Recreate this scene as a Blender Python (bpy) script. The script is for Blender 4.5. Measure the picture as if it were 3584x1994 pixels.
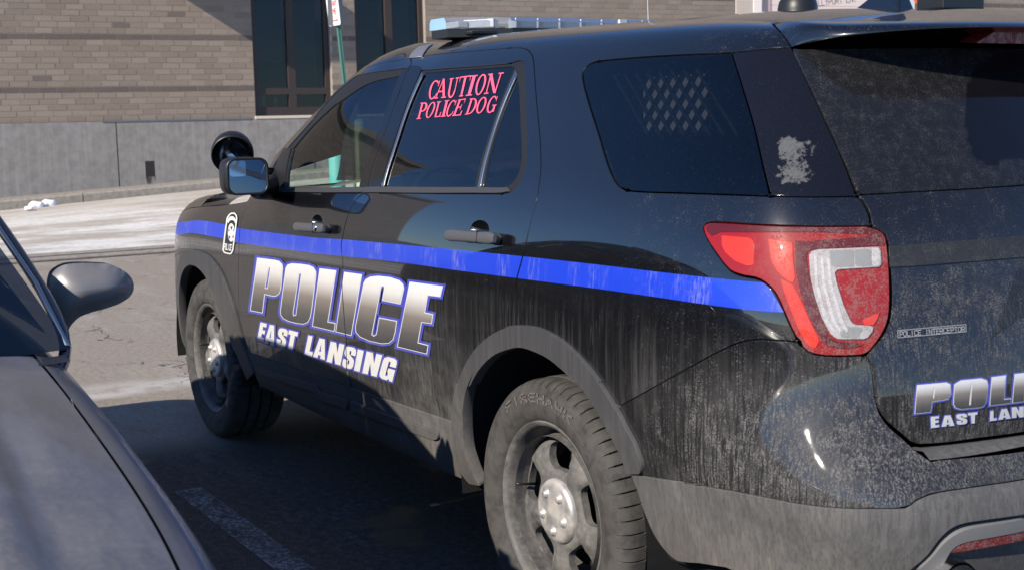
import bpy, bmesh, math, random
import numpy as np
from mathutils import Vector, Matrix
from mathutils.geometry import delaunay_2d_cdt
random.seed(7); rng=np.random.default_rng(7)
for o in list(bpy.data.objects): bpy.data.objects.remove(o)
SC=bpy.context.scene; COL=SC.collection
# ================= camera, sky, sun, exposure =================
CAM=np.array([-2.91174,2.77402,1.42326]);YAW,PITCH,ROLL=-.537573,-.1273275,-.0209473;FPX=4600.;PW,PH=3584,1994
def cam_axes():
    f=np.array([math.cos(PITCH)*math.cos(YAW),math.cos(PITCH)*math.sin(YAW),math.sin(PITCH)])
    r=np.cross(f,[0,0,1]);r/=np.linalg.norm(r);u=np.cross(r,f)
    return np.array([math.cos(ROLL)*r+math.sin(ROLL)*u,-math.sin(ROLL)*r+math.cos(ROLL)*u,f])
CM=cam_axes()
cd=bpy.data.cameras.new('camera');co=bpy.data.objects.new('camera',cd);COL.objects.link(co)
cd.sensor_width=36;cd.lens=36*FPX/PW;cd.clip_start=.05;cd.clip_end=2000
mw=Matrix.Identity(4)
for k in range(3):
    mw[k][0]=CM[0][k];mw[k][1]=CM[1][k];mw[k][2]=-CM[2][k];mw[k][3]=CAM[k]
co.matrix_world=mw;SC.camera=co
cd.dof.use_dof=True;cd.dof.focus_distance=4.2;cd.dof.aperture_fstop=9
SUN_EL,SUN_AZ=math.radians(30),math.radians(18.5)        # azimuth measured from +Y towards -X
SDIR=Vector((-math.sin(SUN_AZ)*math.cos(SUN_EL),math.cos(SUN_AZ)*math.cos(SUN_EL),math.sin(SUN_EL)))
W=bpy.data.worlds.new('World');SC.world=W;W.use_nodes=True
nt=W.node_tree;bg=nt.nodes['Background'];sky=nt.nodes.new('ShaderNodeTexSky');sky.sky_type='NISHITA';sky.sun_disc=False
sky.sun_elevation=SUN_EL;sky.sun_rotation=math.atan2(SDIR.x,SDIR.y);sky.air_density=1.0;sky.dust_density=.05;sky.ozone_density=7;sky.altitude=2500
nt.links.new(sky.outputs[0],bg.inputs[0]);bg.inputs[1].default_value=.135
sl=bpy.data.lights.new('sun','SUN');sl.energy=4.6;sl.angle=math.radians(.53);sl.color=(1,.905,.77)
so=bpy.data.objects.new('sun',sl);COL.objects.link(so);so.rotation_euler=(-SDIR).to_track_quat('-Z','Y').to_euler();so.location=SDIR*40
SC.view_settings.view_transform='Standard';SC.view_settings.look='None';SC.view_settings.exposure=.5;SC.view_settings.gamma=1
SC.render.engine='CYCLES'
SC.cycles.max_bounces=8;SC.cycles.transparent_max_bounces=12
# ================= projection helpers =================
def proj(P):
    q=(np.atleast_2d(P)-CAM)@CM.T
    return np.c_[PW/2+FPX*q[:,0]/q[:,2],PH/2-FPX*q[:,1]/q[:,2]]
def ray(x,y): return np.array([(x-PW/2)/FPX,-(y-PH/2)/FPX,1.0])@CM
def at(x,y,axis,val):
    d=ray(x,y);t=(val-CAM[axis])/d[axis];return CAM+t*d
DS=PW/2576.
def atD(x,y,axis,val): return at(x*DS,y*DS,axis,val)
TL=dict(A=(0,0,2.0475),B=(1100,0,2.0475),C=(2384,0,2.0475),D=(0,700,2.0475),E=(1100,700,2.0475),F=(2384,700,2.0475),G=(0,1294,2.0475),H=(1100,1294,2.0475),I=(2384,1294,2.0475),
  W=(600,900,2.24),V=(1650,1280,2.0075),T=(860,860,2.75625),R=(2900,1200,1.8041),K=(860,0,3.1157),M=(600,450,2.866),Q=(0,0,1/DS))
def px(t,l):
    o=TL[t];return [(o[0]+x/o[2],o[1]+y/o[2]) for x,y in l]
# ================= splines and surfaces =================
def spl_matrix(t):
    n=len(t);h=np.diff(t);A=np.zeros((n,n));B=np.zeros((n,n));A[0,0]=A[-1,-1]=1
    for i in range(1,n-1):
        A[i,i-1]=h[i-1];A[i,i]=2*(h[i-1]+h[i]);A[i,i+1]=h[i]
        B[i,i-1]=6/h[i-1];B[i,i]=-6/h[i-1]-6/h[i];B[i,i+1]=6/h[i]
    return np.linalg.solve(A,B)
def spl_w(t,MM,x):
    x=np.clip(np.asarray(x,float),t[0],t[-1]);n=len(t);k=np.clip(np.searchsorted(t,x)-1,0,n-2)
    h=t[k+1]-t[k];a=(t[k+1]-x)/h;b=(x-t[k])/h;I=np.eye(n)
    return a[:,None]*I[k]+b[:,None]*I[k+1]+((a**3-a)*h*h/6)[:,None]*MM[k]+((b**3-b)*h*h/6)[:,None]*MM[k+1]
class Surf:
    def __init__(s,G,flip=False):
        s.G=np.array(G,float);s.flip=flip
        d=np.linalg.norm(np.diff(s.G,axis=0),axis=2).mean(1);s.ts=np.r_[0,np.cumsum(d)]
        d=np.linalg.norm(np.diff(s.G,axis=1),axis=2).mean(0);s.tv=np.r_[0,np.cumsum(d)]
        s.Ms=spl_matrix(s.ts);s.Mv=spl_matrix(s.tv)
        a=np.linspace(0,s.ts[-1],220);b=np.linspace(0,s.tv[-1],120)
        ga,gb=np.meshgrid(a,b,indexing='ij');s.ga=ga.ravel();s.gb=gb.ravel();s.gp=None
        s.g3=s.P(s.ga,s.gb)
    def P(s,a,b):
        a=np.atleast_1d(a);b=np.atleast_1d(b)
        A=spl_w(s.ts,s.Ms,a);B=spl_w(s.tv,s.Mv,b)
        return (np.einsum('pi,ijk->pjk',A,s.G)*B[:,:,None]).sum(1)
    def N(s,a,b,e=2e-3):
        a=np.atleast_1d(a).astype(float);b=np.atleast_1d(b).astype(float)
        da=s.P(a+e,b)-s.P(a-e,b);db=s.P(a,b+e)-s.P(a,b-e)
        n=np.cross(da,db)*(-1 if s.flip else 1);return n/np.maximum(np.linalg.norm(n,axis=1),1e-12)[:,None]
    def newton(s,x,f,q):
        e=1e-4
        for it in range(14):
            p0=f(s.P(x[:,0],x[:,1]));r=q-p0
            j0=(f(s.P(x[:,0]+e,x[:,1]))-p0)/e;j1=(f(s.P(x[:,0],x[:,1]+e))-p0)/e
            J=np.stack([j0,j1],2);JT=np.transpose(J,(0,2,1));A=JT@J
            sc=np.trace(A,axis1=1,axis2=2)[:,None,None]*1e-7
            dx=np.linalg.solve(A+sc*np.eye(2),(JT@r[:,:,None]))[:,:,0]
            L=np.linalg.norm(dx,axis=1)[:,None];dx=np.where(L>.12,dx*.12/np.maximum(L,1e-9),dx)
            x=np.clip(x+dx,[0,0],[s.ts[-1],s.tv[-1]])
        return x
    def inv(s,pix):                      # photograph pixel -> surface parameters (nearest face towards the camera)
        q=np.atleast_2d(np.asarray(pix,float))
        if s.gp is None:
            s.gp=proj(s.g3);n=s.N(s.ga,s.gb);s.pen=np.where(((CAM-s.g3)*n).sum(1)>-.02,0,1e4)+70*((s.g3-CAM)@CM[2])
        x=[]
        for c in q:
            k=(np.sqrt(((s.gp-c)**2).sum(1))+s.pen).argmin();x.append((s.ga[k],s.gb[k]))
        return s.newton(np.array(x),proj,q)
    def xz(s,pts,ax=(0,2)):              # (X,Z) or (Y,Z) -> surface parameters
        q=np.atleast_2d(np.asarray(pts,float));ax=list(ax);g=s.g3[:,ax];x=[]
        for c in q:
            k=((g-c)**2).sum(1).argmin();x.append((s.ga[k],s.gb[k]))
        return s.newton(np.array(x),lambda p:p[:,ax],q)
def smooth(ab,step=.012,closed=False,curve=True):
    ab=np.asarray(ab,float)
    if closed: ab=np.r_[ab,ab[:1]]
    d=np.r_[0,np.cumsum(np.linalg.norm(np.diff(ab,axis=0),axis=1))];keep=np.r_[True,np.diff(d)>1e-6];ab=ab[keep];d=d[keep]
    n=max(2,int(d[-1]/step)+1);t=np.linspace(0,d[-1],n)
    if curve and len(ab)>2:              # Catmull-Rom, no overshoot
        out=[];P=np.r_[[2*ab[0]-ab[1]],ab,[2*ab[-1]-ab[-2]]]
        for x in t:
            k=min(max(np.searchsorted(d,x)-1,0),len(ab)-2);u=(x-d[k])/(d[k+1]-d[k]);p0,p1,p2,p3=P[k:k+4]
            L=d[k+1]-d[k];m1=(p2-p0)/(1+np.linalg.norm(p1-p0)/max(np.linalg.norm(p2-p1),1e-9));m2=(p3-p1)/(1+np.linalg.norm(p3-p2)/max(np.linalg.norm(p2-p1),1e-9))
            out.append((2*u**3-3*u**2+1)*p1+(u**3-2*u**2+u)*m1+(-2*u**3+3*u**2)*p2+(u**3-u**2)*m2)
        r=np.array(out)
    else: r=np.c_[np.interp(t,d,ab[:,0]),np.interp(t,d,ab[:,1])]
    return r[:-1] if closed else r
def inpoly(P,poly):
    x,y=P[:,0],P[:,1];X=poly[:,0];Y=poly[:,1];X2=np.roll(X,-1);Y2=np.roll(Y,-1);r=np.zeros(len(P),bool)
    for i in range(len(poly)):
        c=((Y[i]>y)!=(Y2[i]>y))
        if c.any(): r^=c&(x<(X2[i]-X[i])*(y-Y[i])/(Y2[i]-Y[i]+1e-15)+X[i])
    return r
def area(p): return .5*np.sum(p[:,0]*np.roll(p[:,1],-1)-np.roll(p[:,0],-1)*p[:,1])
def offset_poly(p,d):                    # d>0 grows
    p=np.asarray(p,float)
    if len(p)<3: return p
    if area(p)<0: p=p[::-1]
    e=np.roll(p,-1,0)-p;e/=np.maximum(np.linalg.norm(e,axis=1),1e-9)[:,None];n=np.c_[e[:,1],-e[:,0]];n0=np.roll(n,1,0)
    m=n+n0;l=np.maximum((m*m).sum(1),.5);return p+m*(2*d/l)[:,None]
def cdt(polys,holes=(),h=.03):
    polys=[np.asarray(p,float) for p in polys];holes=[np.asarray(p,float) for p in holes]
    V=[];E=[]
    for p in polys+holes:
        b=len(V);V+=[tuple(q) for q in p];E+=[(b+i,b+(i+1)%len(p)) for i in range(len(p))]
    allp=np.vstack(polys);bd=np.vstack(polys+holes)
    if h:
        lo=allp.min(0);hi=allp.max(0);xs=np.arange(lo[0]+h*.5,hi[0],h);ys=np.arange(lo[1]+h*.5,hi[1],h)
        if len(xs) and len(ys):
            g=np.array([(x+(h*.5 if j%2 else 0),y) for j,y in enumerate(ys) for x in xs]);k=np.zeros(len(g),bool)
            for p in polys: k|=inpoly(g,p)
            for p in holes: k&=~inpoly(g,p)
            g=g[k]
            if len(g):
                dm=np.full(len(g),9.)
                for i in range(0,len(bd),400): dm=np.minimum(dm,np.sqrt(((g[:,None]-bd[None,i:i+400])**2).sum(2)).min(1))
                V+=[tuple(q) for q in g[dm>h*.45]]
    r=delaunay_2d_cdt([Vector(v) for v in V],E,[],0,1e-7)
    v=np.array([(a.x,a.y) for a in r[0]]);f=np.array([t for t in r[2] if len(t)==3],int)
    c=v[f].mean(1);k=np.zeros(len(f),bool)
    for p in polys: k|=inpoly(c,p)
    for p in holes: k&=~inpoly(c,p)
    f=f[k];a=v[f];ar=(a[:,1,0]-a[:,0,0])*(a[:,2,1]-a[:,0,1])-(a[:,2,0]-a[:,0,0])*(a[:,1,1]-a[:,0,1])
    f[ar<0]=f[ar<0][:,::-1];f=f[np.abs(ar)>1e-10]
    u,i=np.unique(f,return_inverse=True);return v[u],i.reshape(f.shape)
# ================= object helpers =================
def link(name,me,mat,parent=None,smooth_=False):
    if mat is not None:
        for m in (mat if isinstance(mat,(list,tuple)) else [mat]): me.materials.append(m)
    o=bpy.data.objects.new(name,me);COL.objects.link(o)
    if parent is not None: o.parent=parent
    if smooth_: me.polygons.foreach_set('use_smooth',[True]*len(me.polygons))
    return o
def mesh(name,V,F,mat,parent=None,sm=False,mi=None):
    me=bpy.data.meshes.new(name);me.from_pydata([tuple(map(float,v)) for v in V],[],[tuple(int(i) for i in f) for f in F]);me.update()
    o=link(name,me,mat,parent,sm)
    if mi is not None: me.polygons.foreach_set('material_index',mi)
    return o
def tag(o,label=None,cat=None,group=None,kind=None):
    for k,v in (('label',label),('category',cat),('group',group),('kind',kind)):
        if v: o[k]=v
    return o
def empty(name,loc=(0,0,0)):
    o=bpy.data.objects.new(name,None);COL.objects.link(o);o.location=loc;o.empty_display_size=.2;return o
class MB:
    """collects shapes into one mesh"""
    def __init__(s): s.V=[];s.F=[]
    def add(s,V,F):
        b=len(s.V);s.V+=[tuple(map(float,v)) for v in V];s.F+=[tuple(b+int(i) for i in f) for f in F];return s
    def box(s,c,d,R=None,bev=0):
        bm=bmesh.new();bmesh.ops.create_cube(bm,size=1)
        for v in bm.verts: v.co=Vector((v.co.x*d[0],v.co.y*d[1],v.co.z*d[2]))
        if bev: bmesh.ops.bevel(bm,geom=list(bm.edges),offset=bev,segments=2,affect='EDGES',profile=.6)
        M=Matrix.Translation(Vector(c))@(R.to_4x4() if R is not None else Matrix.Identity(4))
        bm.verts.index_update();V=[M@v.co for v in bm.verts];F=[[v.index for v in f.verts] for f in bm.faces];bm.free();return s.add(V,F)
    def tube(s,pts,r,n=10,cap=True):
        pts=[Vector(p) for p in pts];rr=r if isinstance(r,(list,tuple)) else [r]*len(pts);V=[];F=[]
        up=None
        for i,p in enumerate(pts):
            t=(pts[min(i+1,len(pts)-1)]-pts[max(i-1,0)]).normalized()
            if up is None: up=Vector((0,0,1)) if abs(t.z)<.9 else Vector((1,0,0))
            a=t.cross(up).normalized();b=a.cross(t).normalized();up=b
            for k in range(n):
                w=2*math.pi*k/n;V.append(p+a*math.cos(w)*rr[i]+b*math.sin(w)*rr[i])
        for i in range(len(pts)-1):
            for k in range(n): F.append((i*n+k,i*n+(k+1)%n,(i+1)*n+(k+1)%n,(i+1)*n+k))
        if cap: F.append(tuple(range(n))[::-1]);F.append(tuple(range((len(pts)-1)*n,len(pts)*n)))
        return s.add(V,F)
    def prism(s,poly,z0,z1,M=None):
        n=len(poly);V=[Vector((x,y,z0)) for x,y in poly]+[Vector((x,y,z1)) for x,y in poly]
        if M is not None: V=[M@v for v in V]
        return s.add(V,[tuple(range(n))[::-1],tuple(range(n,2*n))]+[(i,(i+1)%n,n+(i+1)%n,n+i) for i in range(n)])
    def lathe(s,prof,n=48,M=None,closed=False):   # profile (r,h), axis local z
        V=[];F=[];m=len(prof)
        for k in range(n):
            w=2*math.pi*k/n
            for r,h in prof: V.append(Vector((r*math.cos(w),r*math.sin(w),h)))
        for k in range(n):
            for i in range(m-1 if not closed else m):
                j=(i+1)%m;F.append((k*m+i,((k+1)%n)*m+i,((k+1)%n)*m+j,k*m+j))
        if M is not None: V=[M@v for v in V]
        return s.add(V,F)
    def grid(s,fn,nu,nv):
        V=[fn(i/(nu-1),j/(nv-1)) for i in range(nu) for j in range(nv)]
        return s.add(V,[(i*nv+j,(i+1)*nv+j,(i+1)*nv+j+1,i*nv+j+1) for i in range(nu-1) for j in range(nv-1)])
    def build(s,name,mat,parent=None,sm=False,angle=None):
        o=mesh(name,s.V,s.F,mat,parent,sm)
        if angle is not None:
            o.data.polygons.foreach_set('use_smooth',[True]*len(o.data.polygons));o.data.set_sharp_from_angle(angle=math.radians(angle))
        return o
def frame(z,x=None,o=(0,0,0)):
    z=Vector(z).normalized();x=Vector(x if x is not None else (0,0,1));x=(x-z*x.dot(z)).normalized();y=z.cross(x)
    return Matrix(((x.x,y.x,z.x,o[0]),(x.y,y.y,z.y,o[1]),(x.z,y.z,z.z,o[2]),(0,0,0,1)))
def panel(name,S,loop,mat,parent,holes=(),off=0.,inset=.0022,flange=.02,h=.035,mirror=False,copy=False,crown=0.):
    """sheet of surface S inside loop(s) given in surface parameters, with rolled edges; exact surface normals"""
    loops=loop if isinstance(loop,list) else [loop]
    loops=[offset_poly(l,-inset) for l in loops];holes=[offset_poly(l,inset) for l in holes]
    v,f=cdt(loops,holes,h);P=S.P(v[:,0],v[:,1]);N=S.N(v[:,0],v[:,1]);P=P+N*off
    c=P[f];fn=np.cross(c[:,1]-c[:,0],c[:,2]-c[:,0])
    if (fn*N[f[:,0]]).sum()<0: f=f[:,::-1]
    V=[P];NN=[N];F=[tuple(t) for t in f];b=len(P)
    if flange:
        from collections import Counter
        ed=Counter();
        for t in f:
            for i in range(3): ed[tuple(sorted((t[i],t[(i+1)%3])))]+=1
        be=[(t[i],t[(i+1)%3]) for t in f for i in range(3) if ed[tuple(sorted((t[i],t[(i+1)%3])))]==1]
        out={};
        for i,j in be:
            e=P[j]-P[i];o_=np.cross(e,N[i]);o_/=max(np.linalg.norm(o_),1e-9)
            for k in (i,j): out[k]=out.get(k,np.zeros(3))+o_
        ids=sorted(out);ix={k:n for n,k in enumerate(ids)};O=np.array([out[k]/max(np.linalg.norm(out[k]),1e-9) for k in ids])
        p=P[ids];n_=N[ids];m=len(ids)
        r0=p;r1=p-n_*.0012+O*.0010;r2=p-n_*flange+O*.0010
        V+=[r0,r1,r2];NN+=[n_,O*.9+n_*.4,O];
        for i,j in be:
            a,c_=b+ix[i],b+ix[j];F.append((a,a+m,c_+m,c_));F.append((a+m,a+2*m,c_+2*m,c_+m))
    V=np.vstack(V);NN=np.vstack(NN);NN/=np.maximum(np.linalg.norm(NN,axis=1),1e-9)[:,None]
    if mirror:
        n=len(V);V=np.vstack([V,V*[1,-1,1]]);NN=np.vstack([NN,NN*[1,-1,1]]);F=F+[tuple(n+i for i in t[::-1]) for t in F]
    o=mesh(name,V,F,mat,parent,True);o.data.normals_split_custom_set_from_vertices([tuple(x) for x in NN])
    if copy:
        c=o.copy();COL.objects.link(c);c.parent=parent;c.scale=(1,-1,1)
    return o
def decal(name,S,polys,mat,parent,holes=(),off=.0015,h=.03,attr=None):
    v,f=cdt(polys,holes,h);P=S.P(v[:,0],v[:,1]);N=S.N(v[:,0],v[:,1]);P=P+N*off
    c=P[f];fn=np.cross(c[:,1]-c[:,0],c[:,2]-c[:,0])
    if (fn*N[f[:,0]]).sum()<0: f=f[:,::-1]
    o=mesh(name,P,f,mat,parent,True);o.data.normals_split_custom_set_from_vertices([tuple(x) for x in N])
    if attr is not None:
        a=o.data.attributes.new('grad','FLOAT','POINT');a.data.foreach_set('value',attr(proj(P)).astype(np.float32))
    return o
# ================= materials =================
class NT:
    def __init__(s,name):
        s.m=bpy.data.materials.new(name);s.m.use_nodes=True;s.t=s.m.node_tree;s.n=s.t.nodes;s.b=s.n['Principled BSDF'];s.out=s.n['Material Output']
        g=s.n.new('ShaderNodeNewGeometry');s.pos=g.outputs['Position'];s.nrm=g.outputs['Normal']
    def set(s,sock,v):
        if hasattr(v,'is_output') or isinstance(v,bpy.types.NodeSocket): s.t.links.new(v,sock)
        else:
            if isinstance(v,(tuple,list)) and len(v)==3 and sock.type=='RGBA': v=(*v,1)
            sock.default_value=v
    def math(s,op,a,b=0.,c=None,clamp=False):
        n=s.n.new('ShaderNodeMath');n.operation=op;n.use_clamp=clamp;s.set(n.inputs[0],a);s.set(n.inputs[1],b)
        if c is not None: s.set(n.inputs[2],c)
        return n.outputs[0]
    def mul(s,a,b): return s.math('MULTIPLY',a,b)
    def add(s,a,b): return s.math('ADD',a,b)
    def ramp(s,x,lo,hi,a=0.,b=1.,sm=True):
        n=s.n.new('ShaderNodeMapRange');n.interpolation_type='SMOOTHSTEP' if sm else 'LINEAR';s.set(n.inputs[0],x)
        for i,v in enumerate((lo,hi,a,b)): s.set(n.inputs[i+1],v)
        return n.outputs[0]
    def xyz(s,v=None):
        n=s.n.new('ShaderNodeSeparateXYZ');s.set(n.inputs[0],v if v is not None else s.pos);return n.outputs
    def comb(s,x,y,z):
        n=s.n.new('ShaderNodeCombineXYZ');s.set(n.inputs[0],x);s.set(n.inputs[1],y);s.set(n.inputs[2],z);return n.outputs[0]
    def scale(s,v,k):
        n=s.n.new('ShaderNodeVectorMath');n.operation='MULTIPLY';s.set(n.inputs[0],v);n.inputs[1].default_value=k if isinstance(k,tuple) else (k,k,k);return n.outputs[0]
    def noise(s,sc=5,det=4,rough=.55,v=None,k=None):
        n=s.n.new('ShaderNodeTexNoise');v=v if v is not None else s.pos
        if k: v=s.scale(v,k)
        s.set(n.inputs['Vector'],v);n.inputs['Scale'].default_value=sc;n.inputs['Detail'].default_value=det;n.inputs['Roughness'].default_value=rough;return n.outputs[0]
    def voro(s,sc=5,v=None,feat='F1',out=0):
        n=s.n.new('ShaderNodeTexVoronoi');n.feature=feat;s.set(n.inputs['Vector'],v if v is not None else s.pos);n.inputs['Scale'].default_value=sc;return n.outputs[out]
    def mix(s,f,a,b):
        n=s.n.new('ShaderNodeMix');n.data_type='RGBA';s.set(n.inputs[0],f);s.set(n.inputs[6],a);s.set(n.inputs[7],b);return n.outputs[2]
    def addv(s,a,b):
        n=s.n.new('ShaderNodeVectorMath');n.operation='ADD';s.set(n.inputs[0],a);s.set(n.inputs[1],b);return n.outputs[0]
    def cramp(s,x,stops):
        n=s.n.new('ShaderNodeValToRGB');s.set(n.inputs[0],x);e=n.color_ramp.elements
        while len(e)<len(stops): e.new(.5)
        for i,(p,c) in enumerate(stops): e[i].position=p;e[i].color=(*c,1)
        return n.outputs[0]
    def bump(s,h,st=.3,d=.01):
        n=s.n.new('ShaderNodeBump');n.inputs['Strength'].default_value=st;n.inputs['Distance'].default_value=d;s.set(n.inputs['Height'],h);s.t.links.new(n.outputs[0],s.b.inputs['Normal']);return n.outputs[0]
    def P(s,**k):
        for a,v in k.items(): s.set(s.b.inputs[a.replace('_',' ')],v)
        return s.m
    def attr(s,name,out='Fac'):
        n=s.n.new('ShaderNodeAttribute');n.attribute_name=name;return n.outputs[out]
def simple(name,col,rough=.5,metal=0,spec=.5,coat=0,var=0,vs=30):
    t=NT(name);c=col
    if var: c=t.mix(t.noise(vs,4),tuple(x*(1-var) for x in col),tuple(min(1,x*(1+var)) for x in col))
    return t.P(Base_Color=c,Roughness=rough,Metallic=metal,Specular_IOR_Level=spec,Coat_Weight=coat,Coat_Roughness=.03)
def dirt_mask(t,film=1.,speck=1.):
    """road film and dried spray: heavier low down and towards the tail, run down in streaks"""
    x,y,z=t.xyz()
    low=t.ramp(z,.95,.38);side=t.ramp(x,-.30,-.75);rear=t.ramp(x,-.80,-1.0)
    st=t.noise(1,4,.6,k=(70,70,2.2));st2=t.noise(1,3,.6,k=(210,210,4.5));st3=t.noise(1,2,.5,k=(330,330,7))
    stre=t.mul(t.ramp(st,.42,.72),t.ramp(st2,.25,.7,.45,1))
    big=t.noise(5,3);mid=t.noise(17,4,.65)
    door=t.mul(t.ramp(z,1.04,.80),t.ramp(x,-.6,-.2))
    fm=t.add(t.mul(low,.30),t.mul(stre,t.ramp(z,1.05,.75,0,.30)))
    fm=t.add(fm,t.mul(t.mul(door,t.ramp(st3,.60,.72)),t.ramp(mid,.40,.62,0,.42)))
    fan=t.mul(t.mul(t.ramp(x,1.15,.38),t.ramp(x,.30,.42)),t.ramp(z,.95,.5))
    fm=t.add(fm,t.mul(fan,t.ramp(mid,.3,.6,.12,.34)))
    fm=t.mul(fm,t.ramp(big,.3,.7,.6,1.1));fm=t.mul(fm,t.ramp(t.mul(t.ramp(st2,.50,.60),t.ramp(z,.85,.62)),0,1,1,.62))
    sp=t.noise(600,2,.6);sp2=t.noise(280,4,.7);sp3=t.noise(26,5,.65)
    dens=t.math('MAXIMUM',t.mul(side,t.ramp(z,1.0,.72,.0,.115)),t.mul(rear,t.ramp(z,1.25,.95,.0,.085)))
    dens=t.add(dens,t.mul(t.math('SUBTRACT',sp3,.5),.30))
    drip=t.mul(t.ramp(st2,.48,.62,0,.17),t.ramp(z,1.05,.85))
    thr=t.math('SUBTRACT',.62,t.math('SUBTRACT',dens,drip))
    k=t.math('SUBTRACT',t.add(t.mul(sp,.5),t.mul(sp2,.5)),thr)
    s1=t.mul(t.ramp(k,-.04,.07),t.ramp(t.add(side,rear),0,.25))
    fine=t.mul(t.ramp(t.noise(420,1,.5),.70,.76),.20)
    m=t.math('MAXIMUM',t.mul(fm,film),t.mul(s1,.76*speck))
    m=t.math('MAXIMUM',m,t.mul(fine,speck))
    return t.math('MINIMUM',t.add(m,t.mul(t.mul(t.math('MAXIMUM',rear,t.mul(side,t.ramp(z,1.0,.8))),t.ramp(z,1.3,.7,.05,.17)),t.mul(t.ramp(big,.3,.7,.5,1.),t.ramp(st2,.3,.65,1.15,.55)))),.9)
def dirty(name,col,rough,film=1.,speck=1.,coat=0.,spec=.5,dust=(.165,.160,.156),metal=0.,runs=0.,crough=.02):
    t=NT(name);m=dirt_mask(t,film,speck)
    if runs: m=t.math('MINIMUM',t.add(m,t.mul(t.mul(t.ramp(t.noise(1,3,.6,k=(230,230,14)),.45,.68),t.ramp(t.noise(1,3,.6,k=(11,11,.8)),.48,.66)),runs)),.9)
    d=t.mix(t.noise(40,3),tuple(c*.85 for c in dust),tuple(c*1.12 for c in dust))
    warm=t.ramp(t.xyz()[2],.55,.36);d=t.mix(t.mul(warm,.5),d,(.17,.143,.12))
    t.P(Base_Color=t.mix(m,col,d),Roughness=t.ramp(m,0,.5,rough,.85,sm=False),Metallic=metal,Specular_IOR_Level=t.ramp(m,0,.7,spec,.15,sm=False),Coat_Weight=t.ramp(m,0,.4,coat,0,sm=False),Coat_Roughness=crough,Coat_IOR=1.75)
    t.bump(t.mul(m,.5),.05,.002)
    return t.m
M={}
M['paint']=dirty('black_paint',(.0045,.0048,.006),.22,coat=1.,spec=.15)
M['bumper_paint']=dirty('black_bumper_paint',(.005,.005,.006),.30,coat=1.,film=.55,speck=1.,spec=.08,crough=.04)
M['trim_gloss']=dirty('gloss_black_trim',(.006,.006,.007),.08,film=.2,speck=.5)
M['trim_dull']=dirty('dull_black_trim',(.016,.016,.017),.4,film=.5,speck=1.)
M['cladding']=dirty('grey_plastic_cladding',(.045,.045,.047),.6,film=1.25,speck=.7,spec=.3)
M['flare']=dirty('grey_plastic_flare',(.046,.046,.049),.52,film=.85,speck=.6,spec=.3)
M['lower_bumper']=dirty('grey_plastic_bumper',(.05,.05,.052),.6,film=1.9,speck=.8,spec=.3)
M['liner']=simple('wheel_well_liner',(.010,.010,.011),.8,var=.3)
M['rubber_seal']=simple('rubber_seal',(.008,.008,.008),.55)
M['black_plastic']=simple('black_plastic',(.012,.012,.013),.42,var=.15)
M['grey_handle']=simple('grey_handle_plastic',(.075,.075,.08),.45,var=.1,vs=80)
M['stripe']=dirty('blue_vinyl',(.012,.045,.52),.28,film=.9,speck=.8,coat=.35,dust=(.24,.24,.31),runs=.55)
M['letter_blue']=dirty('blue_outline_vinyl',(.045,.055,.40),.35,film=.6,speck=.4,dust=(.24,.24,.30),runs=.4)
M['letter_white']=dirty('white_vinyl',(.66,.66,.65),.4,film=.2,speck=.15,runs=.25)
def mk_grad():
    t=NT('gradient_print_vinyl');g=t.attr('grad')
    c=t.cramp(g,[(0,(.68,.68,.68)),(.22,(.60,.59,.58)),(.52,(.20,.175,.155)),(.78,(.085,.08,.078)),(1,(.05,.05,.052))])
    st=t.ramp(t.noise(1,3,.6,k=(120,120,3)),.45,.75,0,.10)
    return t.P(Base_Color=t.mix(st,c,(.25,.24,.23)),Roughness=.38,Coat_Weight=.2)
M['grad']=mk_grad()
M['pink']=simple('pink_vinyl',(.80,.105,.20),.5,var=.06)
M['badge_grey']=simple('grey_badge',(.30,.30,.31),.4)
M['chrome']=simple('chrome',(.75,.75,.76),.12,1)
M['bright_strip']=simple('bright_trim',(.45,.44,.42),.3,1)
def glass(name,tint,ior=1.5,rough=0.,boost=1.,haze=0.):
    t=NT(name);n=t.n;fr=n.new('ShaderNodeFresnel');fr.inputs[0].default_value=ior
    tr=n.new('ShaderNodeBsdfTransparent');tr.inputs[0].default_value=(*tint,1);gl=n.new('ShaderNodeBsdfGlossy');gl.inputs[1].default_value=rough;gl.inputs[0].default_value=(.95,.97,1,1)
    mx=n.new('ShaderNodeMixShader');f=t.mul(fr.outputs[0],boost) if boost!=1 else fr.outputs[0]
    d=n.new('ShaderNodeBsdfDiffuse');d.inputs[0].default_value=((.25,.25,.24,1) if not haze else (.75,.76,.78,1));m2=n.new('ShaderNodeMixShader')
    t.set(m2.inputs[0],t.add(t.mul(t.ramp(t.noise(160,3,.6),.55,.8),.03),haze));t.t.links.new(mx.outputs[0],m2.inputs[1]);t.t.links.new(d.outputs[0],m2.inputs[2])
    t.set(mx.inputs[0],f);t.t.links.new(tr.outputs[0],mx.inputs[1]);t.t.links.new(gl.outputs[0],mx.inputs[2]);t.t.links.new(m2.outputs[0],t.out.inputs[0]);return t.m
M['glass_clear']=glass('clear_green_glass',(.62,.76,.70))
M['glass_tint']=glass('tinted_glass',(.20,.21,.22),1.62)
M['glass_dark']=glass('dark_tinted_glass',(.09,.10,.11),1.5)
M['lens_clear']=glass('clear_plastic_lens',(.80,.82,.84),1.46,.05,haze=.10)
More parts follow.
